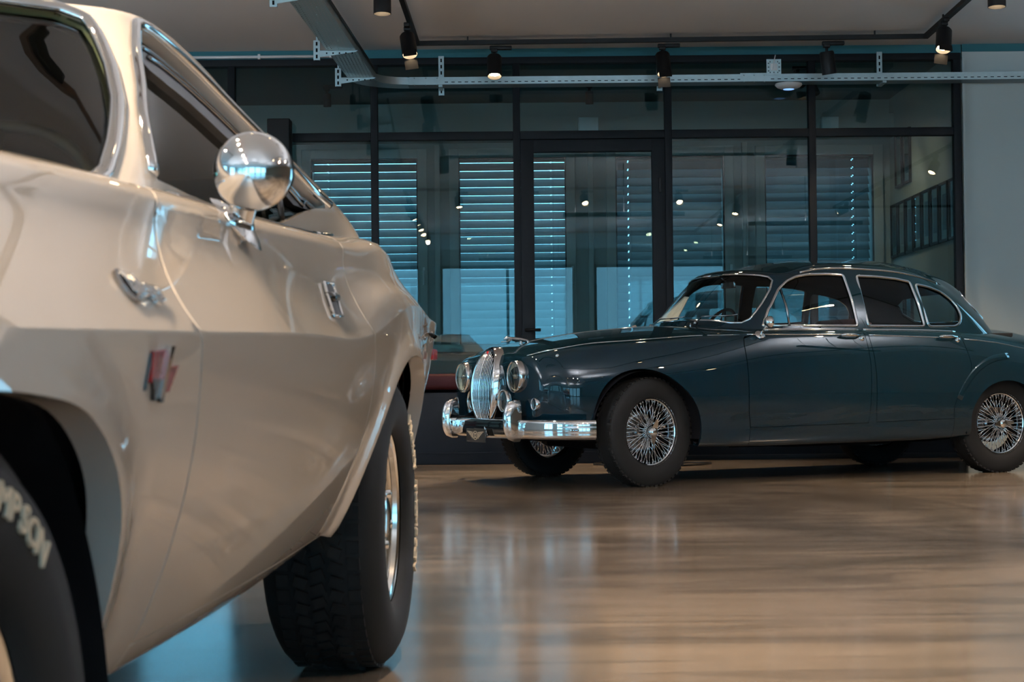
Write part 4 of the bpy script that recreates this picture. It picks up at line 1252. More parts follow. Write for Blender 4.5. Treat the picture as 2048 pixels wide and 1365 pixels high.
# ---- front lamps
def lamp(w, z, s, R, depth, name, bulge, ring=.010, tilt=0):
    """chrome bucket with glass, axis along -x; at y=-w; made left, mirrored right"""
    m = MB()
    m.lathe([(R * .86, depth), (R * 1.02, depth * .55), (R * 1.04, .012), (R, -.006), (R - ring * .6, -.010), (R - ring, -.004), (R - ring, .010)], 44, axis='x')
    o = m.build(name, CH, car); o.location = (s, -w, z)
    MB().lathe([(0, .035), (R * .5, .030), (R - ring, .008)], 36, axis='x').build('reflector', MAT['headlight_back'], o)
    l = MB(); K = 10
    l.lathe([(0.0, -bulge)] + [((R - ring) * math.sin(PI / 2 * k / K), -bulge * math.cos(PI / 2 * k / K) ** 1.0 + .002) for k in range(1, K + 1)], 40, axis='x')
    l.build('lens', MAT['lens'], o)
    if R > .08:
        MB().lathe([(0, -.008), (.014, -.004), (.016, .02)], 16, axis='x').box((0.0, 0, .0), (.003, 2 * (R - ring) - .02, .002)).box((0, 0, 0), (.003, .002, 2 * (R - ring) - .02)).build('bulb_shield', MAT['dark_chrome'], o)
    mirror_w(o)
    return o
lamp(.395, .677, -.735, .096, .13, 'headlight', .028)
lamp(.236, .527, -.735, .070, .10, 'fog_lamp', .014, .007)
lamp(.585, .510, -.690, .038, .06, 'side_lamp', .014, .006)

# ---- grille
gr = MB()
def g_s(z): return -.756 + .066 * max(0, (z - .58) / .26) ** 2 + .03 * max(0, (.55 - z) / .18) ** 2
def g_w(z):
    q = (z - .605) / .237
    return .150 * max(0, 1 - abs(q) ** 2.5) ** .5 * (1 + .06 * q)
zs = .605 + .2362 * np.sin(np.linspace(-PI / 2, PI / 2, 46))
ring = [Vector((g_s(z) , -g_w(z), z)) for z in zs] + [Vector((g_s(z), g_w(z), z)) for z in zs[::-1][1:-1]]
n = len(ring)
vs = []; prof = [(0, .0), (-.012, -.012), (-.006, -.026), (.010, -.031), (.024, -.018), (.027, .035)]
for i, p in enumerate(ring):
    t = (ring[(i + 1) % n] - ring[i - 1]).normalized(); out = Vector((0, t.z, -t.y)); 
    c = Vector((p.x, 0, .605)); rad = Vector((0, p.y, p.z - .605)); 
    if out.dot(rad) < 0: out = -out
    for a, b in prof: vs.append(p + out * a + Vector((b, 0, 0)))
m = len(prof); fs = []
for i in range(n):
    for k in range(m - 1):
        a = i * m + k; b = ((i + 1) % n) * m + k
        fs.append((a, a + 1, b + 1, b))
gr.add(vs, fs, True)
go = gr.build('grille', CH, car)
for k in range(15):
    w = -.132 + k * .264 / 14
    zz = [z for z in np.linspace(.38, .835, 34) if g_w(z) > abs(w) + .004]
    if len(zz) < 3: continue
    rad = .0042 if k != 7 else .0062
    pr = [Vector((g_s(z) - .024 + .35 * w * w - .012 * (1 - abs(w) / .15), w, z)) for z in zz]
    MB().tube(pr, rad, 8, squash=((0, 1, 0), .75)).build('grille_bar', CH, go)
bk = MB(); pts = [(g_s(z) + .05, -g_w(z), z) for z in zs] + [(g_s(z) + .05, g_w(z), z) for z in zs[::-1]]
bk.add(pts, [tuple(range(len(pts)))]); bk.build('grille_backing', MAT['liner'], go, fix=False)
bg_ = MB(); bg_.lathe([(0, -.008), (.016, -.007), (.022, 0)], 20, axis='x', origin=(g_s(.818) - .030, 0, .818)); bg_.build('enamel_badge', MAT['red_enamel'], go)
vs, fs = text_mesh('JAGUAR', .022, .002)
MB().add([(g_s(.788) - .036 - .3 * y, x, .788 + y) for x, y, z in vs], fs).build('badge_lettering', MAT['white_letter'], go, fix=False)

# ---- bumpers
def bumper(path, zc, hgt, name, outw):
    pr = []
    for k in range(13):
        a = PI * k / 12
        pr.append((math.sin(a) * .030 * outw + (-.006 if 3 < k < 9 else 0) * outw, math.cos(a) * hgt / 2))
    pr += [(-.004 * outw, -hgt / 2 + .006), (-.004 * outw, hgt / 2 - .006)]
    mb = MB(); mb.sweep([(a, b, zc) for a, b in path], pr, closed=True)
    return mb.build(name, CH, car, autosmooth=50)
half = [(-.43, -.868), (-.50, -.848), (-.575, -.800), (-.650, -.715), (-.705, -.60), (-.742, -.46), (-.762, -.30), (-.772, -.15), (-.775, 0)]
pth = half + [(a, -b) for a, b in half[:-1][::-1]]
pth = [tuple(p) for p in smooth_path(pth, 6)]
fb = bumper(pth, .358, .118, 'front_bumper', -1)
def overrider(s, w, z0, z1, dirx, name='overrider'):
    m = MB(); G = []
    K = 16
    for i in range(K + 1):
        t = i / K; z = z0 + (z1 - z0) * t
        prof = math.sin(PI * min(max(t, .0), 1)) ** .30 if 0 < t < 1 else .02
        wd = .036 * (1 - .10 * t) * max(prof, .05); dp = .066 * max(prof, .03)
        row = []
        for k in range(17):
            a = PI * k / 16
            row.append((s + dirx * (dp * math.sin(a) ** .9 + .01 * math.sin(PI * t)) , -w + wd * math.cos(a), z))
        row.append((s - dirx * .035, -w - wd * .9, z)); row.insert(0, (s - dirx * .035, -w + wd * .9, z))
        G.append(row)
    m.grid(G); 
    m.add([p for p in G[0]], [tuple(range(len(G[0])))], True); m.add([p for p in G[-1]], [tuple(range(len(G[-1])))], True)
    return m.build(name, CH, car)
overrider(-.775, .475, .283, .535, -1); overrider(-.775, -.475, .283, .535, -1)
m = MB().tube([(-.76, -.3, .35), (-.55, -.3, .38)], .015).tube([(-.76, .3, .35), (-.55, .3, .38)], .015).box((-.70, 0, .40), (.10, .9, .05)); m.build('bumper_iron', MAT['liner'], car)
# number plate with winged badge
pl = MB().box((0, 0, 0), (.006, .285, .083), bevel=.002).build('number_plate', MAT['plate'], car); pl.location = (-.822, -.01, .312)
m = MB()
def ringy(cy_, cz, r0, r1, n=24):
    vs = [(-.0042, cy_ + r * math.cos(2 * PI * k / n), cz + r * math.sin(2 * PI * k / n)) for r in (r0, r1) for k in range(n)]
    m.add(vs, [(k, (k + 1) % n, n + (k + 1) % n, n + k) for k in range(n)])
ringy(0, 0, .016, .019); ringy(-.010, 0, .009, .0115); ringy(.010, 0, .009, .0115); ringy(0, 0, .007, .010)
for s_ in (-1, 1):
    for k in range(5):
        z = .014 - k * .0062; L_ = .052 - k * .0075
        m.add([(-.0042, s_ * .019, z), (-.0042, s_ * L_ * 1.15, z + .004), (-.0042, s_ * L_ * 1.15, z + .0005), (-.0042, s_ * .019, z - .0035)], [(0, 1, 2, 3)])
m.v = [(x - .0008, y * 2.1, z * 1.5) for x, y, z in m.v]
m.build('winged_emblem', MAT['white_letter'], pl, fix=False)
m = MB().tube([(-.800, -.10, .345), (-.78, -.06, .39), (-.77, -.02, .40)], .008, 8).ball((-.80, -.085, .33), .018).ball((-.80, -.10, .31), .014); m.build('tow_bracket', MAT['dark_chrome'], car)

# leaping mascot on the bonnet
def z_top(s, w=0): return float(SL(*[np.array([k]) for k in uv_top(SL, [(s, w)], (5.8, 8))[0]])[0, 2])
mz = z_top(-.53) - .878
def mp(x, y, z): return (x, y, z + mz)
m = MB()
m.tube([mp(-.425, 0, .892), mp(-.46, 0, .905), mp(-.50, 0, .912), mp(-.54, 0, .914), mp(-.575, 0, .918), mp(-.60, 0, .922), mp(-.618, 0, .915)], [.006, .011, .013, .0145, .012, .0125, .006], 10)
m.tube([mp(-.43, 0, .892), mp(-.405, 0, .898), mp(-.38, 0, .896), mp(-.36, 0, .904)], [.004, .003, .003, .0025], 8)
for s_ in (-1, 1):
    m.tube([mp(-.57, s_ * .009, .912), mp(-.60, s_ * .012, .900), mp(-.632, s_ * .012, .898)], [.007, .005, .004], 8)
    m.tube([mp(-.46, s_ * .010, .902), mp(-.435, s_ * .013, .888), mp(-.455, s_ * .013, .878)], [.008, .006, .004], 8)
    m.ball(mp(-.597, s_ * .009, .932), .0045, 8, 6)
m.tube([mp(-.50, 0, .905), mp(-.50, 0, .876)], [.010, .016], 10)
m.build('leaping_mascot', CH, car)
# bonnet centre spine of chrome
sp_ = [(s, 8) for s in np.linspace(-.44, .50, 30)]
strip(SL, sp_, .012, .005).build('bonnet_spine', CH, car)
# wipers
for w0, w1 in ((-.33, .12), (.28, .52)):
    m = MB()
    pt = lambda w, z, l: Vector(SGL(*[np.array([k]) for k in SGL.invert([(-w, z)], (1, 2), (0, 1.4), (0, 2))[0]])[0]) + Vector((-l, 0, l * .6))
    try:
        a = pt(abs(w0), 1.0, .02) ; a.y = -w0
        b_ = pt(abs(w1), 1.045, .018); b_.y = -w1
        c_ = pt(abs(w1) * .2 + .02, 1.03, .02); c_.y = -(w0 * .6 + w1 * .4)
        m.ball(a, .014, 12, 8).tube([a, c_ + Vector((0, 0, .01)), b_], [.006, .004, .003], 8)
        m.tube([b_ + Vector((0, .17, -.006)), b_ + Vector((0, -.02, .004))], .004, 6)
        m.build('wiper', MAT['dark_chrome'], car)
    except Exception: pass
# washer jets
m = MB()
for w in (-.25, .25): m.tube([(.60, -w, z_top(.60, abs(w)) - .01), (.60, -w, z_top(.60, abs(w)) + .018)], [.008, .004], 8)
m.build('washer_jet', CH, car)
m = MB(); p, n = surf_pt(SL, -.56, .80, (3.5, 6)); m.lathe([(0, .010), (.009, .008), (.012, 0)], 14, origin=p, rot=Vector((0, 0, 1)).rotation_difference(n).to_matrix()); o = m.build('bonnet_catch', CH, car); mirror_w(o)

# ---- rear
half = [(3.40, -.80), (3.55, -.74), (3.70, -.60), (3.80, -.40), (3.84, -.2), (3.85, 0)]
pth = [tuple(p) for p in smooth_path(half + [(a, -b) for a, b in half[:-1][::-1]], 6)]
bumper(pth, .40, .115, 'rear_bumper', 1)
overrider(3.83, .36, .33, .56, 1); overrider(3.83, -.36, .33, .56, 1)
m = MB().ball((3.50, -.655, .66), .045, 16, 10, scale=(1.3, .7, 1.6)); o = m.build('tail_lamp', MAT['red_enamel'], car); mirror_w(o)

# ---- interior
def seat(s, w, wd, back_h, name):
    m = MB()
    m.box((s, -w, .50), (.52, wd, .16), bevel=.05)
    o = m.build(name, MAT['leather_dark'], car)
    MB().box((s + .27, -w, .78), (.15, wd, back_h), rot=Matrix.Rotation(math.radians(10), 3, 'Y'), bevel=.055).build('backrest', MAT['leather_dark'], o)
seat(1.42, .34, .52, .52, 'front_seat'); seat(1.42, -.34, .52, .52, 'front_seat'); seat(2.32, 0, 1.2, .46, 'rear_seat')
m = MB().box((.98, 0, .86), (.22, 1.28, .20), bevel=.04).box((.86, 0, .955), (.25, 1.15, .02), bevel=.008); m.build('dashboard', MAT['wood_dark'], car)
m = MB(); R_ = .205; K = 40
rot = Matrix.Rotation(math.radians(-64), 3, 'Y')
c = Vector((1.16, .34, .945))
pts = [c + rot @ Vector((R_ * math.cos(2 * PI * k / K), R_ * math.sin(2 * PI * k / K), 0)) for k in range(K + 1)]
m.tube(pts, .011, 8, caps=False)
for a in (0.2, 2.2, 4.2): m.tube([c, c + rot @ Vector((R_ * math.cos(a), R_ * math.sin(a), 0))], .007, 6)
m.tube([c, c + Vector((-.25, 0, -.12))], .02, 10); m.build('steering_wheel', MAT['black_rubber'], car)
MB().box((1.05, 0, 1.285), (.02, .17, .055), bevel=.008).tube([(1.03, 0, 1.30), (.985, 0, 1.335)], .006, 8).build('interior_mirror', MAT['dark_chrome'], car)
MB().box((1.18, .12, 1.325), (.04, .10, .012)).build('sun_visor_tab', MAT['red_enamel'], car) if False else None
m = MB().box((1.72, 0, .42), (2.3, 1.34, .03)).box((2.75, 0, .93), (.5, 1.1, .03)); m.build('cabin_floor', MAT['interior'], car)
# show card standing inside the windscreen
pp = MB(); A = Vector((.735, .47, 1.03)); B = Vector((.965, .435, 1.222)); C_ = Vector((.985, .415, 1.218)); D = Vector((.80, .30, 1.02))
pp.add([A, B, C_, D] + [p + Vector((.004, -.001, -.003)) for p in (A, B, C_, D)], [(0, 1, 2, 3), (7, 6, 5, 4), (0, 4, 5, 1), (1, 5, 6, 2), (2, 6, 7, 3), (3, 7, 4, 0)])
o = pp.build('show_card', MAT['paper'])
o.matrix_world = car.matrix_world.copy(); tag(o, 'pale paper card standing behind the far edge of the teal saloon\'s windscreen', 'card')
# ------------------------------------------------------------------ white muscle coupe
class CarLoft2(CarLoft): pass
SB = [
 (-.975, [(.60, .42), (.70, .42), (.76, .46), (.79, .53), (.81, .60), (.82, .665), (.80, .705), (.75, .745), (.67, .775), (.35, .80), (0, .805)]),
 (-.90, [(.66, .37), (.77, .37), (.82, .42), (.85, .51), (.87, .60), (.88, .690), (.86, .735), (.80, .785), (.72, .815), (.40, .84), (0, .85)]),
 (-.70, [(.71, .34), (.81, .345), (.86, .41), (.89, .50), (.912, .60), (.922, .698), (.895, .75), (.835, .81), (.755, .845), (.43, .87), (0, .88)]),
 (-.40, [(.73, .325), (.82, .33), (.87, .40), (.905, .50), (.930, .60), (.942, .703), (.906, .755), (.848, .826), (.772, .868), (.45, .893), (0, .905)]),
 (0.0, [(.735, .31), (.825, .32), (.873, .39), (.910, .50), (.936, .605), (.950, .710), (.912, .762), (.854, .840), (.780, .888), (.45, .915), (0, .928)]),
 (.35, [(.725, .302), (.810, .315), (.862, .38), (.907, .495), (.938, .61), (.955, .717), (.915, .768), (.858, .851), (.785, .902), (.45, .93), (0, .943)]),
 (.75, [(.72, .300), (.800, .315), (.853, .375), (.903, .49), (.940, .615), (.958, .725), (.917, .777), (.860, .864), (.790, .918), (.45, .942), (0, .955)]),
 (1.4, [(.715, .300), (.788, .315), (.843, .378), (.898, .50), (.936, .625), (.952, .737), (.913, .790), (.862, .878), (.796, .935), (.45, .955), (0, .965)]),
 (2.0, [(.70, .312), (.772, .328), (.826, .39), (.882, .51), (.920, .635), (.938, .752), (.908, .805), (.865, .893), (.800, .953), (.45, .97), (0, .978)]),
 (2.35, [(.70, .325), (.770, .340), (.818, .40), (.870, .52), (.908, .645), (.932, .795), (.920, .842), (.875, .905), (.802, .970), (.45, .983), (0, .988)]),
 (2.75, [(.72, .345), (.792, .358), (.830, .42), (.868, .53), (.900, .655), (.918, .838), (.908, .866), (.866, .930), (.800, .992), (.45, .99), (0, .995)]),
 (3.15, [(.72, .375), (.795, .387), (.830, .44), (.860, .55), (.884, .67), (.894, .842), (.878, .862), (.828, .922), (.755, .968), (.45, .985), (0, .99)]),
 (3.55, [(.69, .425), (.765, .435), (.800, .485), (.828, .58), (.850, .69), (.866, .832), (.848, .845), (.790, .905), (.715, .938), (.45, .952), (0, .958)]),
 (3.88, [(.64, .465), (.715, .475), (.752, .525), (.786, .61), (.816, .70), (.840, .822), (.820, .834), (.762, .880), (.69, .905), (.42, .918), (0, .922)]),
 (3.97, [(.61, .485), (.685, .495), (.725, .545), (.762, .625), (.795, .71), (.822, .815), (.802, .826), (.748, .860), (.68, .880), (.42, .893), (0, .897)]),
]
SLB = CarLoft([r[0] for r in SB], [[(r[0], w, z) for w, z in r[1]] for r in SB], creases=[5])
SH = [
 [(.72, 0, .945), (.93, 0, 1.09), (1.23, 0, 1.258), (1.35, 0, 1.282), (1.53, 0, 1.298)],
 [(.80, .36, .94), (1.00, .34, 1.085), (1.27, .31, 1.256), (1.37, .26, 1.280), (1.56, 0, 1.300)],
 [(.965, .665, .93), (1.16, .615, 1.07), (1.405, .535, 1.246), (1.46, .44, 1.274), (1.66, 0, 1.303)],
 [(1.05, .752, .925), (1.25, .700, 1.07), (1.50, .602, 1.253), (1.55, .50, 1.280), (1.73, 0, 1.305)],
 [(1.40, .775, .935), (1.58, .720, 1.095), (1.73, .615, 1.273), (1.77, .50, 1.298), (1.88, 0, 1.308)],
 [(1.85, .782, .95), (1.95, .728, 1.105), (2.04, .615, 1.264), (2.02, .50, 1.292), (2.03, 0, 1.304)],
 [(2.28, .785, .965), (2.32, .735, 1.105), (2.32, .612, 1.238), (2.25, .49, 1.270), (2.18, 0, 1.292)],
 [(2.72, .788, .985), (2.68, .738, 1.085), (2.55, .600, 1.207), (2.43, .47, 1.250), (2.30, 0, 1.284)],
 [(3.02, .755, .982), (2.93, .70, 1.065), (2.73, .565, 1.168), (2.56, .43, 1.230), (2.40, 0, 1.275)],
 [(3.16, .620, .980), (3.06, .590, 1.055), (2.80, .480, 1.160), (2.62, .36, 1.225), (2.46, 0, 1.268)],
 [(3.25, .36, .99), (3.08, .34, 1.075), (2.82, .27, 1.185), (2.65, .20, 1.235), (2.50, 0, 1.263)],
 [(3.27, 0, .99), (3.10, 0, 1.08), (2.84, 0, 1.190), (2.67, 0, 1.238), (2.53, 0, 1.260)],
]
GU2 = [0, .36, .75, 1.0, 1.4, 1.85, 2.3, 2.7, 3.05, 3.35, 3.75, 4.15]
SHL = CarLoft(GU2, SH, mirror_u=True)
# ====BUILD
cp = car_root('muscle_car', -1.344, 1.364, 4.16)
tag(cp, 'white two-door muscle car with white lettered tyres filling the left foreground', 'car')
WP = MAT['white_paint']
side2 = lambda pts, vr=(1.0, 8.0), ur=None: uv_side(SLB, pts, vr, ur)
lipF = smooth_path([(-.41, .345), (-.415, .42), (-.395, .50), (-.34, .575), (-.25, .630), (-.13, .657), (0, .664), (.12, .659), (.225, .645), (.310, .612), (.375, .570), (.425, .515), (.455, .455), (.482, .39), (.492, .335)], 4)
lipR = smooth_path([(2.335, .352), (2.335, .45), (2.355, .55), (2.42, .635), (2.53, .690), (2.68, .718), (2.85, .722), (3.0, .704), (3.12, .660), (3.205, .595), (3.245, .52), (3.245, .45), (3.23, .405)], 4)
s1 = smooth_path([(.735, .362), (.728, .42), (.718, .48), (.700, .556), (.675, .631), (.655, .690), (.642, .726)], 3)
s1u = smooth_path([(.642, .730), (.650, .752), (.680, .786), (.716, .812), (.758, .840), (.80, .866), (.84, .892), (.872, .912)], 3)
s2 = smooth_path([(2.165, .352), (2.175, .42), (2.180, .50), (2.178, .58), (2.150, .64), (2.110, .70), (2.060, .745)], 3)
s2u = smooth_path([(2.050, .756), (2.025, .79), (2.040, .84), (2.085, .885), (2.13, .92), (2.175, .950)], 3)
L_F, L_R = side2(lipF), side2(lipR)
S1 = side2(s1) + side2(s1u); S2 = side2(s2) + side2(s2u)
vtop = 8.15
uF0, uF1, uR0, uR1 = L_F[0][0], L_F[-1][0], L_R[0][0], L_R[-1][0]
hood_side = [(s, 8.12) for s in np.linspace(-.93, .80, 24)]
# front fender, runs to the nose
out = [(S1[0][0], 0)] + lin((S1[0][0], 0), (uF1, 0), 3)[1:] + [(uF1, 0)] + L_F[::-1] + [(uF0, 0)] + lin((uF0, 0), (-.975, 0), 6)[1:] + lin((-.975, 0), (-.975, 10), 14) + [(-.975, 10), (-.93, 10), (-.93, 9.2)] + hood_side + [(.86, 8.12)] + S1[::-1]
rows = (4.96, 5.0, 5.04)
ff = panel('front_fender', SLB, out, mat=WP, parent=cp, step=.025, inset=.0015, vrows=rows, bumps=[(L_F, .016, .07)], fine=[(L_F, .06)], depth=.035)
mirror_w(ff)
# door
dr_low = side2([(s, z) for s, z in zip(np.linspace(2.165, .735, 14)[1:-1], np.linspace(.352, .362, 14)[1:-1])])
out = S1 + [(.92, vtop)] + lin((1.0, vtop), (2.2, vtop), 12) + S2[::-1] + dr_low
cd_ = panel('door', SLB, out, mat=WP, parent=cp, step=.025, inset=.0026, vrows=rows)
# rocker
out = [(S1[0][0], 0)] + [S1[0]] + dr_low[::-1] + [S2[0]] + side2([(2.25, .352)]) + [L_R[0], (uR0, 0)] + lin((uR0, 0), (S1[0][0], 0), 10)[1:-1]
rk = panel('rocker_panel', SLB, out, mat=WP, parent=cp, step=.03, inset=.0004); mirror_w(rk)
# quarter panel
trunk = [(3.32, 10), (3.32, 9.3), (3.34, 8.6), (3.42, 8.32), (3.6, 8.28), (3.80, 8.28), (3.90, 8.3), (3.94, 8.6), (3.945, 9.3), (3.945, 10)]
out = [S2[0]] + S2[1:] + [(2.25, vtop)] + [(2.3, 8.35), (2.9, 8.55), (3.10, 9.0), (3.14, 10)] + trunk + [(3.97, 10)] + lin((3.97, 10), (3.97, 0), 14)[1:] + [(3.97, 0), (uR1, 0)] + L_R[::-1] + side2([(2.25, .352)])
qp = panel('quarter_panel', SLB, out, mat=WP, parent=cp, step=.026, inset=.0012, vrows=rows, bumps=[(L_R, .014, .06)], fine=[(L_R, .055)], depth=.035)
mirror_w(qp)
panel('trunk_lid', SLB, trunk, mat=WP, parent=cp, step=.04, both=True, inset=.002)
hood = [(-.925, 10), (-.925, 9.2)] + [(s, v + .03) for s, v in hood_side[1:-2]] + [(.66, 8.17), (.67, 8.6), (.68, 9.3), (.685, 10)]
panel('hood', SLB, hood, mat=WP, parent=cp, step=.045, both=True, inset=.002, bumps=[([(-.5, 9.55), (.5, 9.5)], .022, .16)])
cowl = [(.66, 8.17), (.73, 8.14), (.86, 8.12), (.92, vtop), (1.2, vtop), (2.3, vtop), (2.3, 8.4), (1.10, 8.4), (1.02, 8.7), (.96, 9.3), (.94, 10), (.685, 10), (.68, 9.3), (.67, 8.6)]
panel('cowl', SLB, cowl, mat=WP, parent=cp, step=.035, both=True, inset=.0005)
# lining
out = [(uF1, 0)] + L_F[::-1] + [(uF0, 0), (-.96, 0), (-.96, 10), (.94, 10), (.96, 9.3), (1.02, 8.7), (1.10, 8.4), (2.3, 8.4), (2.9, 8.6), (3.14, 10), (3.95, 10), (3.95, 0), (uR1, 0)] + L_R[::-1] + [(uR0, 0)]
panel('body_lining', SLB, out, mat=MAT['liner'], parent=cp, step=.07, lift=-.04, both=True, flange=False)
def cap2(S, u, name, flip, m_):
    vs = S(np.full(80, u), np.linspace(0, S.N - 1, 80))
    pts = [tuple(p) for p in vs] + [(p[0], -p[1], p[2]) for p in vs[::-1][1:]]
    c = np.mean(np.array(pts), 0); n = len(pts); mb = MB()
    mb.add(pts + [tuple(c + np.array([-.01 if not flip else .01, 0, 0]))], [(i, (i + 1) % n, n) for i in range(n)], False)
    return mb.build(name, m_, cp)
cap2(SLB, -.975, 'grille_surround', False, WP); cap2(SLB, 3.97, 'tail_panel', True, WP)
# nose: recessed grille with four round lamps, bumper
g = MB().box((-.99, 0, .625), (.03, 1.44, .17), bevel=.01).build('grille', MAT['black_metal'], cp)
for k in range(6): MB().box((-1.008, 0, .56 + k * .026), (.008, 1.40, .005)).build('grille_bar', MAT['dark_chrome'], g)
for w in (.60, .43):
    l = MB(); l.lathe([(.075, .02), (.082, -.02), (.076, -.028), (.068, -.02)], 32, axis='x'); o = l.build('headlight', CH, cp); o.location = (-1.0, -w, .628)
    MB().lathe([(0, -.030), (.035, -.026), (.068, -.016)], 28, axis='x').build('lens', MAT['lens'], o)
    MB().lathe([(0, .0), (.068, -.006)], 24, axis='x').build('reflector', MAT['headlight_back'], o)
    mirror_w(o)
def bumper2(path, zc, hgt, name, outw):
    pr = [(math.sin(PI * k / 12) * .045 * outw, math.cos(PI * k / 12) * hgt / 2) for k in range(13)] + [(-.004 * outw, -hgt / 2 + .006), (-.004 * outw, hgt / 2 - .006)]
    mb = MB(); mb.sweep([(a, b, zc) for a, b in path], pr); return mb.build(name, CH, cp, autosmooth=50)
half = [(-.66, -.925), (-.80, -.90), (-.93, -.84), (-1.01, -.72), (-1.04, -.5), (-1.05, -.2), (-1.05, 0)]
bumper2([tuple(p) for p in smooth_path(half + [(a, -b) for a, b in half[:-1][::-1]], 6)], .455, .13, 'front_bumper', -1)
half = [(3.72, -.765), (3.80, -.760), (3.90, -.745), (3.98, -.69), (4.06, -.5), (4.07, -.2), (4.07, 0)]
bumper2([tuple(p) for p in smooth_path(half + [(a, -b) for a, b in half[:-1][::-1]], 6)], .585, .09, 'rear_bumper', 1)
tl = MB().box((3.985, -.40, .70), (.03, .70, .10), bevel=.01).build('tail_lamp', MAT['red_enamel'], cp); mirror_w(tl)
MB().box((3.985, 0, .70), (.02, .10, .09)).build('reverse_lamp', MAT['white_plastic'], cp)
p, n = surf_pt(SLB, 3.82, .74, (1, 8))
sm_ = MB().box(p + n * .002, (.12, .014, .032), bevel=.004).build('side_marker', MAT['red_enamel'], cp); mirror_w(sm_)
MB().box((4.0, 0, .50), (.01, .34, .16)).build('number_plate', MAT['white_plastic'], cp)
m = MB()
for a, b in ((3.72, .812),): pass
mirror_tr = strip(SLB, side2([(3.55, .86), (3.75, .855), (3.95, .845)], (5.2, 8)), .012, .006).build('quarter_end_trim', CH, cp); mirror_w(mirror_tr)

# ---- greenhouse
dlo = [(1.165, .955), (1.30, .948), (1.50, .946), (1.75, .950), (1.95, .962), (2.076, .985), (2.20, 1.008), (2.33, 1.026), (2.44, 1.036), (2.455, 1.046), (2.40, 1.052), (2.328, 1.060), (2.155, 1.107), (2.0, 1.164), (1.848, 1.212), (1.72, 1.238), (1.62, 1.252), (1.575, 1.254), (1.50, 1.215), (1.389, 1.146), (1.27, 1.06)]
U_dlo = [tuple(p) for p in SHL.invert(rounded(dlo, .012, 3), (0, 2), (.9, 3.6), (0, 2.4))]
gls = [(1.165, .94), (1.5, .935), (1.95, .945), (2.35, .985), (2.47, 1.02), (2.46, 1.055), (2.33, 1.066), (2.155, 1.113), (2.0, 1.17), (1.85, 1.217), (1.72, 1.243), (1.62, 1.257), (1.57, 1.258), (1.50, 1.222), (1.389, 1.153), (1.27, 1.068)]
U_gls = [tuple(p) for p in SHL.invert(gls, (0, 2), (.9, 3.6), (0, 2.4))]
wsh = [(0, .952), (.3, .950), (.55, .945), (.66, .941), (.700, .938), (.718, .940), (.722, .955), (.712, 1.0), (.682, 1.08), (.645, 1.145), (.600, 1.21), (.572, 1.243), (.53, 1.259), (.4, 1.262), (.2, 1.264), (0, 1.265)]
U_wsh = [tuple(p) for p in SHL.invert([(-a, b) for a, b in wsh], (1, 2), (0, 1.2), (0, 2.6))]
U_wsh[0] = (0, U_wsh[0][1]); U_wsh[-1] = (0, U_wsh[-1][1])
bsh = [(0, 1.165), (.3, 1.158), (.42, 1.14), (.46, 1.10), (.48, 1.03), (.42, 1.015), (.2, 1.015), (0, 1.015)]
U_bsh = [tuple(p) for p in SHL.invert([(-a, b) for a, b in bsh], (1, 2), (3.25, 4.15), (0, 2.4))]
U_bsh[0] = (4.15, U_bsh[0][1]); U_bsh[-1] = (4.15, U_bsh[-1][1])
go_ = [U_wsh[0], (0, 0)] + lin((0, 0), (4.15, 0), 30)[1:] + [(4.15, 0)] + [U_bsh[-1]] + U_bsh[-2:0:-1] + [U_bsh[0]] + [(4.15, 4)] + lin((4.15, 4), (0, 4), 40)[1:] + [(0, 4)] + [U_wsh[-1]] + U_wsh[-2:0:-1]
panel('roof', SHL, go_, holes=[U_dlo], mat=WP, parent=cp, step=.026, both=True, depth=.02)
panel('headlining', SHL, go_, holes=[U_dlo], mat=MAT['interior'], parent=cp, step=.06, both=True, lift=-.035, flange=False)
panel('windshield', SHL, U_wsh, mat=MAT['screen_glass'], parent=cp, step=.05, both=True, lift=-.008, depth=.005)
panel('rear_window', SHL, U_bsh, mat=MAT['screen_glass'], parent=cp, step=.05, both=True, lift=-.008, depth=.005)
sg = panel('side_glass', SHL, U_gls, mat=MAT['screen_glass'], parent=cd_, step=.05, lift=-.034, depth=.005)
# black weatherstrip hanging from the roof rail over the glass
def uvl(pts): return [tuple(p) for p in SHL.invert(pts, (0, 2), (.9, 3.6), (0, 2.6))]
wt = [(1.575, 1.252), (1.62, 1.250), (1.72, 1.236), (1.848, 1.210), (2.0, 1.162), (2.155, 1.105), (2.328, 1.058), (2.44, 1.042)]
wb = [(2.35, 1.030), (2.20, 1.026), (2.05, 1.068), (1.86, 1.118), (1.707, 1.160), (1.60, 1.176), (1.54, 1.190), (1.515, 1.215)]
wu = uvl(wt) + uvl(wb)
wst = panel('weatherstrip', SHL, wu, mat=MAT['black_rubber'], parent=cp, step=.03, lift=-.020, depth=.014); mirror_w(wst)
for off, wd in (((0, -.018), .010), ((0, -.036), .008)):
    ln = uvl([(a + off[0], b + off[1] * (1 if a < 2.3 else .4)) for a, b in spline_eval(np.arange(len(wt)), np.array(wt), np.linspace(0, len(wt) - 1.2, 26))])
    o = strip(SHL, ln, wd, .006, -.017).build('window_channel', MAT['dark_chrome'], cp); mirror_w(o)
q = U_wsh
q = resample(U_wsh, .06, closed=False); mm_ = strip(SHL, q, .026, .010, 0.002); m2 = MB(); m2.add(mm_.v, mm_.f, True); m2.add([(x, -y, z) for x, y, z in mm_.v], [f[::-1] for f in mm_.f], True); m2.build('windshield_trim', CH, cp)
mm_ = strip(SHL, U_bsh, .03, .010, 0); m2 = MB(); m2.add(mm_.v, mm_.f, True); m2.add([(x, -y, z) for x, y, z in mm_.v], [f[::-1] for f in mm_.f], True); m2.build('rear_window_trim', CH, cp)
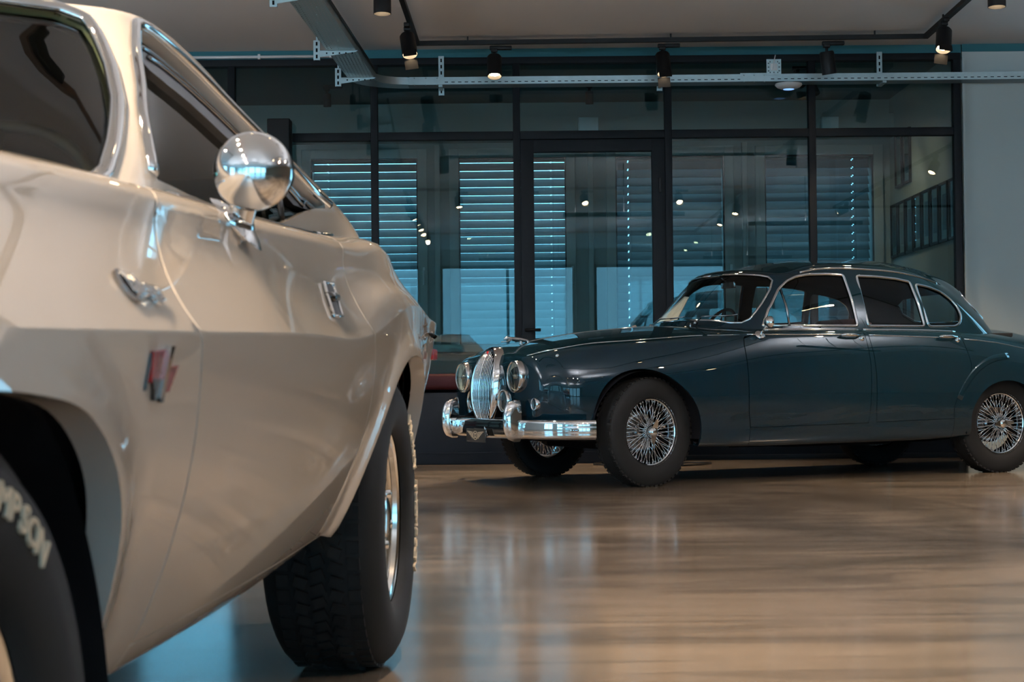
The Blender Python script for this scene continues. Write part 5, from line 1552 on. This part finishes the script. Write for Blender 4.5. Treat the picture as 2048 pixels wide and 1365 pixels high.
# drip rail: up the A pillar and back over the doors
drip = uvl([(1.155, .962), (1.24, 1.046), (1.32, 1.102), (1.389, 1.149), (1.46, 1.197), (1.53, 1.240), (1.575, 1.262), (1.64, 1.262), (1.75, 1.250), (1.88, 1.222), (2.02, 1.174), (2.17, 1.120), (2.33, 1.072), (2.44, 1.056), (2.50, 1.050)])
drip = spline_eval(np.arange(len(drip)), np.array(drip), np.linspace(0, len(drip) - 1, 60))
o = strip(SHL, drip, .022, .014, .0).build('drip_rail', CH, cp); mirror_w(o)
bl_ = [(s, 8.02) for s in np.linspace(1.12, 2.18, 26)]
strip(SLB, bl_, .014, .007).build('belt_trim', CH, cd_)
o = strip(SLB, [(s, 8.02 + (s - 2.2) * .25) for s in np.linspace(2.2, 2.42, 8)], .014, .007).build('belt_trim', CH, cp); mirror_w(o)
# quarter window edge
o = strip(SHL, uvl([(2.04, .985), (2.06, 1.02), (2.10, 1.07), (2.14, 1.10)]), .022, .010, -.020).build('quarter_window_edge', MAT['black_metal'], cp); mirror_w(o)

# ---- door furniture
hp = side2([(1.690, .776), (1.785, .778), (1.882, .842), (1.800, .840)], (5.1, 8))
panel('handle_recess', SLB, hp, mat=MAT['black_rubber'], parent=cd_, step=.02, lift=.003, depth=.004)
hd = strip(SLB, [tuple(p) for p in resample(np.array(hp), .15)], .006, .005, .004, closed=True).build('door_handle', CH, cd_)
strip(SLB, side2([(1.765, .812), (1.84, .815)], (5.1, 8)), .02, .010, .004).build('handle_paddle', MAT['black_enamel'], cd_)
# round chrome mirror
p, n = surf_pt(SLB, 1.245, .897, (5.1, 8)); hc = Vector((1.175, -.897, .966))
n = (n + Vector((0, 0, .55))).normalized(); m = MB(); Rn = Vector((0, 0, 1)).rotation_difference(n).to_matrix()
m.lathe([(0, .016), (.016, .014), (.034, .007), (.043, 0)], 28, origin=p, rot=Rn @ Matrix.Diagonal((1, 1.25, 1)))
m.ball(p, .042, 24, 14, scale=(1.0, .72, .55), rot=Rn)
m.tube([p + n * .004, p.lerp(hc, .35) + n * .008, p.lerp(hc, .62) + Vector((0, 0, .002))], [.023, .018, .013], 16)
Rm = Vector((0, 0, 1)).rotation_difference(Vector((-.96, -.05, .28)).normalized()).to_matrix()
prof = [(0, .050)] + [(.0565 * math.sin(a), .050 * math.cos(a)) for a in np.linspace(.12, PI / 2, 14)] + [(.0575, -.010), (.0555, -.014)]
m.lathe(prof, 48, origin=hc, rot=Rm)
mir = m.build('door_mirror', CH, cd_, autosmooth=60)
MB().lathe([(0, -.012), (.0555, -.012)], 40, origin=hc, rot=Rm).build('mirror_glass', MAT['dark_chrome'], mir)
mirror_w(cd_)

# ---- script and emblem on the fender
def place_text(txt, size, s0, z0, vr, ext, mname, name, slant=.35, dz=0, sx=1.0):
    vs, fs = text_mesh(txt, size, ext, shear=slant, align='LEFT', bevel=.0005)
    vs = np.array(vs); base = side2([(s0 + x * sx, z0 + y + dz * x) for x, y, _ in vs], vr)
    B = np.array(base); X = SLB(B[:, 0], B[:, 1]); N = SLB.normal(B[:, 0], B[:, 1]); X = X + N * (vs[:, 2:3] + ext + .001)
    return MB().add(X.tolist(), fs).build(name, mname, cp, fix=False)
place_text('C', .048, .448, .762, (5.05, 8), .002, MAT['dark_chrome'], 'script_initial', .25, sx=.9)
place_text('hallenger', .030, .466, .766, (5.05, 8), .003, CH, 'script_lettering', .35, -.05, .95)
# R/T emblem: red R and T with a chrome slash
def flat_on(poly, h, mname, name, parent):
    b = np.array(side2(poly, (2, 4.98))); X = SLB(b[:, 0], b[:, 1]); N = SLB.normal(b[:, 0], b[:, 1])
    n_ = len(poly); A_ = (X + N * h).tolist(); B_ = (X + N * .0005).tolist()
    return MB().add(A_ + B_, [tuple(range(n_)), tuple(range(2 * n_ - 1, n_ - 1, -1))] + [(i, (i + 1) % n_, (i + 1) % n_ + n_, i + n_) for i in range(n_)]).build(name, mname, parent)
em = flat_on([(.448, .699), (.500, .702), (.494, .668), (.455, .668)], .004, MAT['red_enamel'], 'emblem', cp)
flat_on([(.447, .698), (.451, .700), (.446, .662), (.442, .660)], .003, MAT['black_enamel'], 'emblem_slash', em)
flat_on([(.500, .706), (.514, .706), (.498, .655), (.486, .652)], .007, CH, 'emblem_slash', em)
flat_on([(.455, .672), (.492, .672), (.490, .656), (.472, .650), (.468, .662)], .005, MAT['black_enamel'], 'emblem_leg', em)
flat_on([(.512, .684), (.548, .686), (.540, .677), (.524, .658), (.512, .662)], .004, MAT['red_enamel'], 'emblem_letter', em)
flat_on([(.500, .672), (.513, .672), (.507, .648), (.497, .648)], .005, MAT['black_enamel'], 'emblem_leg', em)
vs, fs = text_mesh('R', .030, .001); vs = np.array(vs)
B = np.array(side2([(.474 + x, .686 + y) for x, y, _ in vs], (2, 4.98))); X = SLB(B[:, 0], B[:, 1]) + SLB.normal(B[:, 0], B[:, 1]) * .0052
MB().add(X.tolist(), fs).build('emblem_letter', CH, em, fix=False)
vs, fs = text_mesh('T', .024, .001); vs = np.array(vs)
B = np.array(side2([(.528 + x, .674 + y) for x, y, _ in vs], (2, 4.98))); X = SLB(B[:, 0], B[:, 1]) + SLB.normal(B[:, 0], B[:, 1]) * .0052
MB().add(X.tolist(), fs).build('emblem_letter', CH, em, fix=False)

# ---- wells, underbody
def well2(sx, r, z, y0=-.90, y1=-.50):
    m = MB(); m.lathe([(r, y0), (r, y1), (0, y1)], 48, origin=(sx, 0, z), axis='y', a0=-1.36, a1=1.36); o = m.build('wheel_well', MAT['liner'], cp, fix=False); mirror_w(o)
well2(.035, .44, .27, -.905); well2(2.79, .455, .30, -.84)
m = MB().box((1.5, 0, .30), (4.4, 1.30, .05)).box((1.4, 0, .27), (1.6, .5, .12), bevel=.03).box((2.794, 0, .34), (.14, 1.2, .14), bevel=.03).box((0, 0, .28), (.14, 1.2, .1), bevel=.02).box((3.5, 0, .38), (.7, 1.0, .2), bevel=.05)
m.tube([(.6, .3, .24), (3.2, .32, .26), (3.95, .42, .33)], .03, 10).tube([(.6, -.3, .24), (3.2, -.32, .26), (3.95, -.42, .33)], .03, 10); m.build('floor_pan', MAT['liner'], cp)
MB().box((1.75, 0, .50), (2.4, 1.40, .03)).box((2.75, 0, .93), (.7, 1.2, .03)).build('cabin_floor', MAT['interior'], cp)
for w in (.38, -.38):
    o = MB().box((1.85, -w, .58), (.50, .54, .16), bevel=.05).build('front_seat', MAT['leather_dark'], cp)
    MB().box((2.12, -w, .84), (.14, .54, .46), rot=Matrix.Rotation(math.radians(14), 3, 'Y'), bevel=.05).build('backrest', MAT['leather_dark'], o)
MB().box((2.60, 0, .78), (.3, 1.2, .35), bevel=.06).build('rear_seat', MAT['leather_dark'], cp)
MB().box((1.20, 0, .87), (.26, 1.36, .13), bevel=.04).build('dashboard', MAT['interior'], cp)
m = MB(); c = Vector((1.50, -.38, .93)); rot = Matrix.Rotation(math.radians(-62), 3, 'Y'); K = 40
m.tube([c + rot @ Vector((.19 * math.cos(2 * PI * k / K), .19 * math.sin(2 * PI * k / K), 0)) for k in range(K + 1)], .012, 8, caps=False)
for a in (0, 2.1, 4.2): m.tube([c, c + rot @ Vector((.19 * math.cos(a), .19 * math.sin(a), 0))], .008, 6)
m.tube([c, c + Vector((-.25, 0, -.10))], .022, 10); m.build('steering_wheel', MAT['black_rubber'], cp)
MB().box((1.45, 0, 1.19), (.02, .22, .06), bevel=.01).build('interior_mirror', MAT['black_rubber'], cp)

# ---- wheels with raised white letters
def fat_wheel(s, w, R, width, steer, side, a_start, rad, pdeg):
    P = Vector((s, side * w, R + .004)); rr_ = Matrix.Rotation(steer, 3, 'Z') @ (Matrix.Rotation(PI, 3, 'Z') if side > 0 else Matrix.Identity(3))
    h = width / 2; o_ = -h + .012
    m = MB()
    m.lathe([(.2045, o_ - .006), (.2055, o_ - .001), (.199, o_ + .006), (.190, o_ + .010), (.186, o_ + .022), (.170, o_ + .030), (.150, o_ + .034), (.120, o_ + .030), (.085, o_ + .022), (.060, o_ + .020), (.050, o_ + .012), (.046, o_ + .006), (.036, o_ + .003), (0, o_ + .002)], 80, axis='y')
    m.lathe([(.186, o_ + .02), (.184, h - .02), (.2045, h - .006)], 60, axis='y')
    wh = m.build('wheel', MAT['wheel_polish'], cp, autosmooth=35)
    wh.matrix_local = Matrix.Translation(P) @ rr_.to_4x4()
    for k in range(5):
        a = 2 * PI * k / 5 + .3; f = MB()
        pts = [(math.cos(a + da) * r, math.sin(a + da) * r) for r, da in ((.098, -.20), (.152, -.27), (.156, 0), (.152, .27), (.098, .20), (.093, 0))]
        f.prism(pts, o_ + .0255, o_ + .040, lambda x, y, z: (x, z, y)); f.build('rim_slot', MAT['black_enamel'], wh)
        f = MB(); f.lathe([(0, -.012), (.010, -.010), (.011, .006)], 12, axis='y', origin=(math.cos(a + .63) * .064, o_ + .014, math.sin(a + .63) * .064)); f.build('lug_nut', CH, wh)
    t = MB(); half_ = [(.200, -h + .014), (.205, -h + .004), (.215, -h - .004), (.232, -h - .010), (.252, -h - .013), (.285, -h - .011), (R - .042, -h - .004), (R - .022, -h + .008), (R - .008, -h + .024), (R - .001, -h + .045)]
    t.lathe(half_ + [(R + .001, 0)] + [(r, -y) for r, y in half_[::-1]], 110, axis='y')
    # tread blocks: rows with grooves between
    nrow = 5; usable = width - .05
    for j in range(nrow):
        yc = -usable / 2 + usable * (j + .5) / nrow; bw = usable / nrow - .011; nb = 58 if j in (0, nrow - 1) else 66
        for k in range(nb):
            a = 2 * PI * (k + (.5 if j % 2 else 0)) / nb; tw = .35 * (-1 if j % 2 else 1) * (0 if j in (0, nrow - 1) else 1)
            Rk = Matrix.Rotation(-a, 3, 'Y') @ Matrix.Rotation(tw, 3, 'X')
            dr_ = .0 if 0 < j < nrow - 1 else -.006
            t.box(Vector((math.cos(a) * (R + dr_), yc, math.sin(a) * (R + dr_))), (.014, bw, 2 * PI * R / nb * .74), rot=Rk)
    ty = t.build('tyre', MAT['rubber'], wh)
    # lettering
    words = 'MICKEY THOMPSON'; pitch = math.radians(pdeg)
    lt = MB()
    for i, ch in enumerate(words):
        if ch == ' ':
            lt.build('tyre_lettering', MAT['white_letter'], ty, fix=False); lt = MB(); continue
        vs, fs = text_mesh(ch, .034 if pdeg < 5.5 else .042, .0016 if pdeg < 5.5 else .003, bevel=.0006)
        ang = a_start - i * pitch
        er = Vector((math.cos(ang), 0, math.sin(ang))); et = Vector((math.sin(ang), 0, -math.cos(ang)))
        base = er * rad
        V_ = []
        for x, y, z in vs:
            r_now = rad + y; yy = -h - .0125 - max(0, 0) + (.00 if r_now < .285 else (r_now - .285) * .16)
            V_.append(base + et * (x * 1.05) + er * y + Vector((0, yy - .0012 - z, 0)))
        lt.add(V_, fs)
    lt.build('tyre_lettering', MAT['white_letter'], ty, fix=False)
    return wh
fat_wheel(0, .797, .330, .250, -math.radians(2), -1, math.radians(121), .258, 5.1)
fat_wheel(0, .797, .330, .250, -math.radians(2), 1, math.radians(121), .258, 5.1)
fat_wheel(2.794, .7445, .343, .245, 0, -1, math.radians(53), .268, 5.9)
fat_wheel(2.794, .7445, .343, .245, 0, 1, math.radians(118), .268, 5.9)
# ------------------------------------------------------------------ outside, sky, camera
def tree(x, y, h, r, label):
    t = empty('tree', (x, y, 0)); tag(t, label, 'tree', 'trees outside the windows')
    MB().tube([(0, 0, 0), (.05, 0, h * .3), (0, .05, h * .6)], [.16, .12, .08], 10).build('trunk', MAT['bark'], t)
    m = MB(); rr = random.Random(int(x * 10 + y))
    for k in range(900):
        a, b = rr.uniform(0, 2 * PI), rr.uniform(-1, 1); q = r * rr.uniform(.5, 1) ** .6
        c = Vector((q * math.cos(a) * math.sqrt(1 - b * b), q * math.sin(a) * math.sqrt(1 - b * b), h * .62 + q * b * .9))
        n = Vector((rr.uniform(-1, 1), rr.uniform(-1, 1), rr.uniform(-.3, 1))).normalized(); u = n.orthogonal().normalized(); w = n.cross(u)
        s = rr.uniform(.09, .2)
        m.add([c - u * s, c + w * s * .5, c + u * s, c - w * s * .5], [(0, 1, 2, 3)])
    m.build('crown', MAT['leaf'], t, fix=False)
for i, (x, y, h, r) in enumerate([(-11, -14, 5, 2.2), (-7.5, -19, 5.5, 2.4), (-15.5, -17, 6, 2.6), (-19, -22, 5.5, 2.4), (-13.5, -25, 6.5, 2.8)]):
    tree(x, y, h, r, 'leafy green tree outside the windows, seen only in reflections')
o = MB().box((0, -24, -.12), (60, 31.4, .1)).build('ground', MAT['paving']); o['kind'] = 'structure'
o = MB().box((0, 24, -.12), (60, 14, .1)).build('ground', MAT['paving']); o['kind'] = 'structure'

w = bpy.data.worlds.new('World'); bpy.context.scene.world = w; w.use_nodes = True
nt = w.node_tree; bg = nt.nodes['Background']
tc = nt.nodes.new('ShaderNodeTexCoord'); sp = nt.nodes.new('ShaderNodeSeparateXYZ'); cr = nt.nodes.new('ShaderNodeValToRGB')
nt.links.new(tc.outputs['Generated'], sp.inputs[0]); nt.links.new(sp.outputs[2], cr.inputs['Fac'])
e = cr.color_ramp.elements; e[0].position = 0; e[0].color = (.34, .70, 1.0, 1); e[1].position = .5; e[1].color = (.40, .72, 1.0, 1)
nt.links.new(cr.outputs[0], bg.inputs['Color']); bg.inputs['Strength'].default_value = 6.0

# daylight portals in the window openings
def portal(x, y, z, w_, h_, rz):
    ld = bpy.data.lights.new('window_portal', 'AREA'); ld.shape = 'RECTANGLE'; ld.size = w_; ld.size_y = h_; ld.cycles.is_portal = True
    o = bpy.data.objects.new('window_portal', ld); COL.objects.link(o); o.location = (x, y, z); o.rotation_euler = (PI / 2, 0, rz)
for (px_, py_, z0_, z1_, w, rz) in OPEN:
    if abs(py_ - (YF - .1)) < .01: portal(px_, py_ - .12, (z0_ + z1_) / 2, w, z1_ - z0_, PI)
    elif px_ < XL: portal(px_ - .12, py_, (z0_ + z1_) / 2, w, z1_ - z0_, PI / 2)
    elif px_ > XR: portal(px_ + .12, py_, (z0_ + z1_) / 2, w, z1_ - z0_, -PI / 2)
    else: portal(px_, py_ + .12, (z0_ + z1_) / 2, w, z1_ - z0_, 0)
a, b, _ = WB[0]; portal((a + b) / 2, YB + .36, 1.88, 1.0, 1.8, 0)

sl = bpy.data.lights.new('sun', 'SUN'); sl.energy = 5; sl.angle = .01; sl.color = (1, .96, .9)
so = bpy.data.objects.new('sun', sl); COL.objects.link(so); so.rotation_euler = (math.radians(24), 0, math.radians(-12))
sc = bpy.context.scene
cd = bpy.data.cameras.new('Camera'); cam = bpy.data.objects.new('Camera', cd); COL.objects.link(cam); sc.camera = cam
cd.sensor_width = 36; cd.lens = 3500 / 2048 * 36
pitch, roll = math.radians(1.21), math.radians(.56)
cp, sp_, cr_, sr = math.cos(pitch), math.sin(pitch), math.cos(roll), math.sin(roll)
R0, U0, F0 = Vector((1, 0, 0)), Vector((0, -sp_, cp)), Vector((0, cp, sp_))
R1 = R0 * cr_ - U0 * sr; U1 = U0 * cr_ + R0 * sr
M = Matrix((R1, U1, -F0)).transposed().to_4x4(); M.translation = Vector((0, 0, .669))
cam.matrix_world = M
cd.clip_start = .05; cd.clip_end = 200
cd.dof.use_dof = True; cd.dof.focus_distance = 11.0; cd.dof.aperture_fstop = 13
vs = sc.view_settings; vs.view_transform = 'Standard'; vs.look = 'None'; vs.gamma = 1; vs.use_curve_mapping = False
vs.exposure = 0.0
cy = sc.cycles
cy.use_denoising = True; cy.max_bounces = 10; cy.diffuse_bounces = 4; cy.glossy_bounces = 5; cy.transparent_max_bounces = 24; cy.transmission_bounces = 4
cy.caustics_reflective = False; cy.caustics_refractive = False; cy.sample_clamp_indirect = 6; cy.blur_glossy = .1
cy.use_adaptive_sampling = True; cy.adaptive_threshold = .02
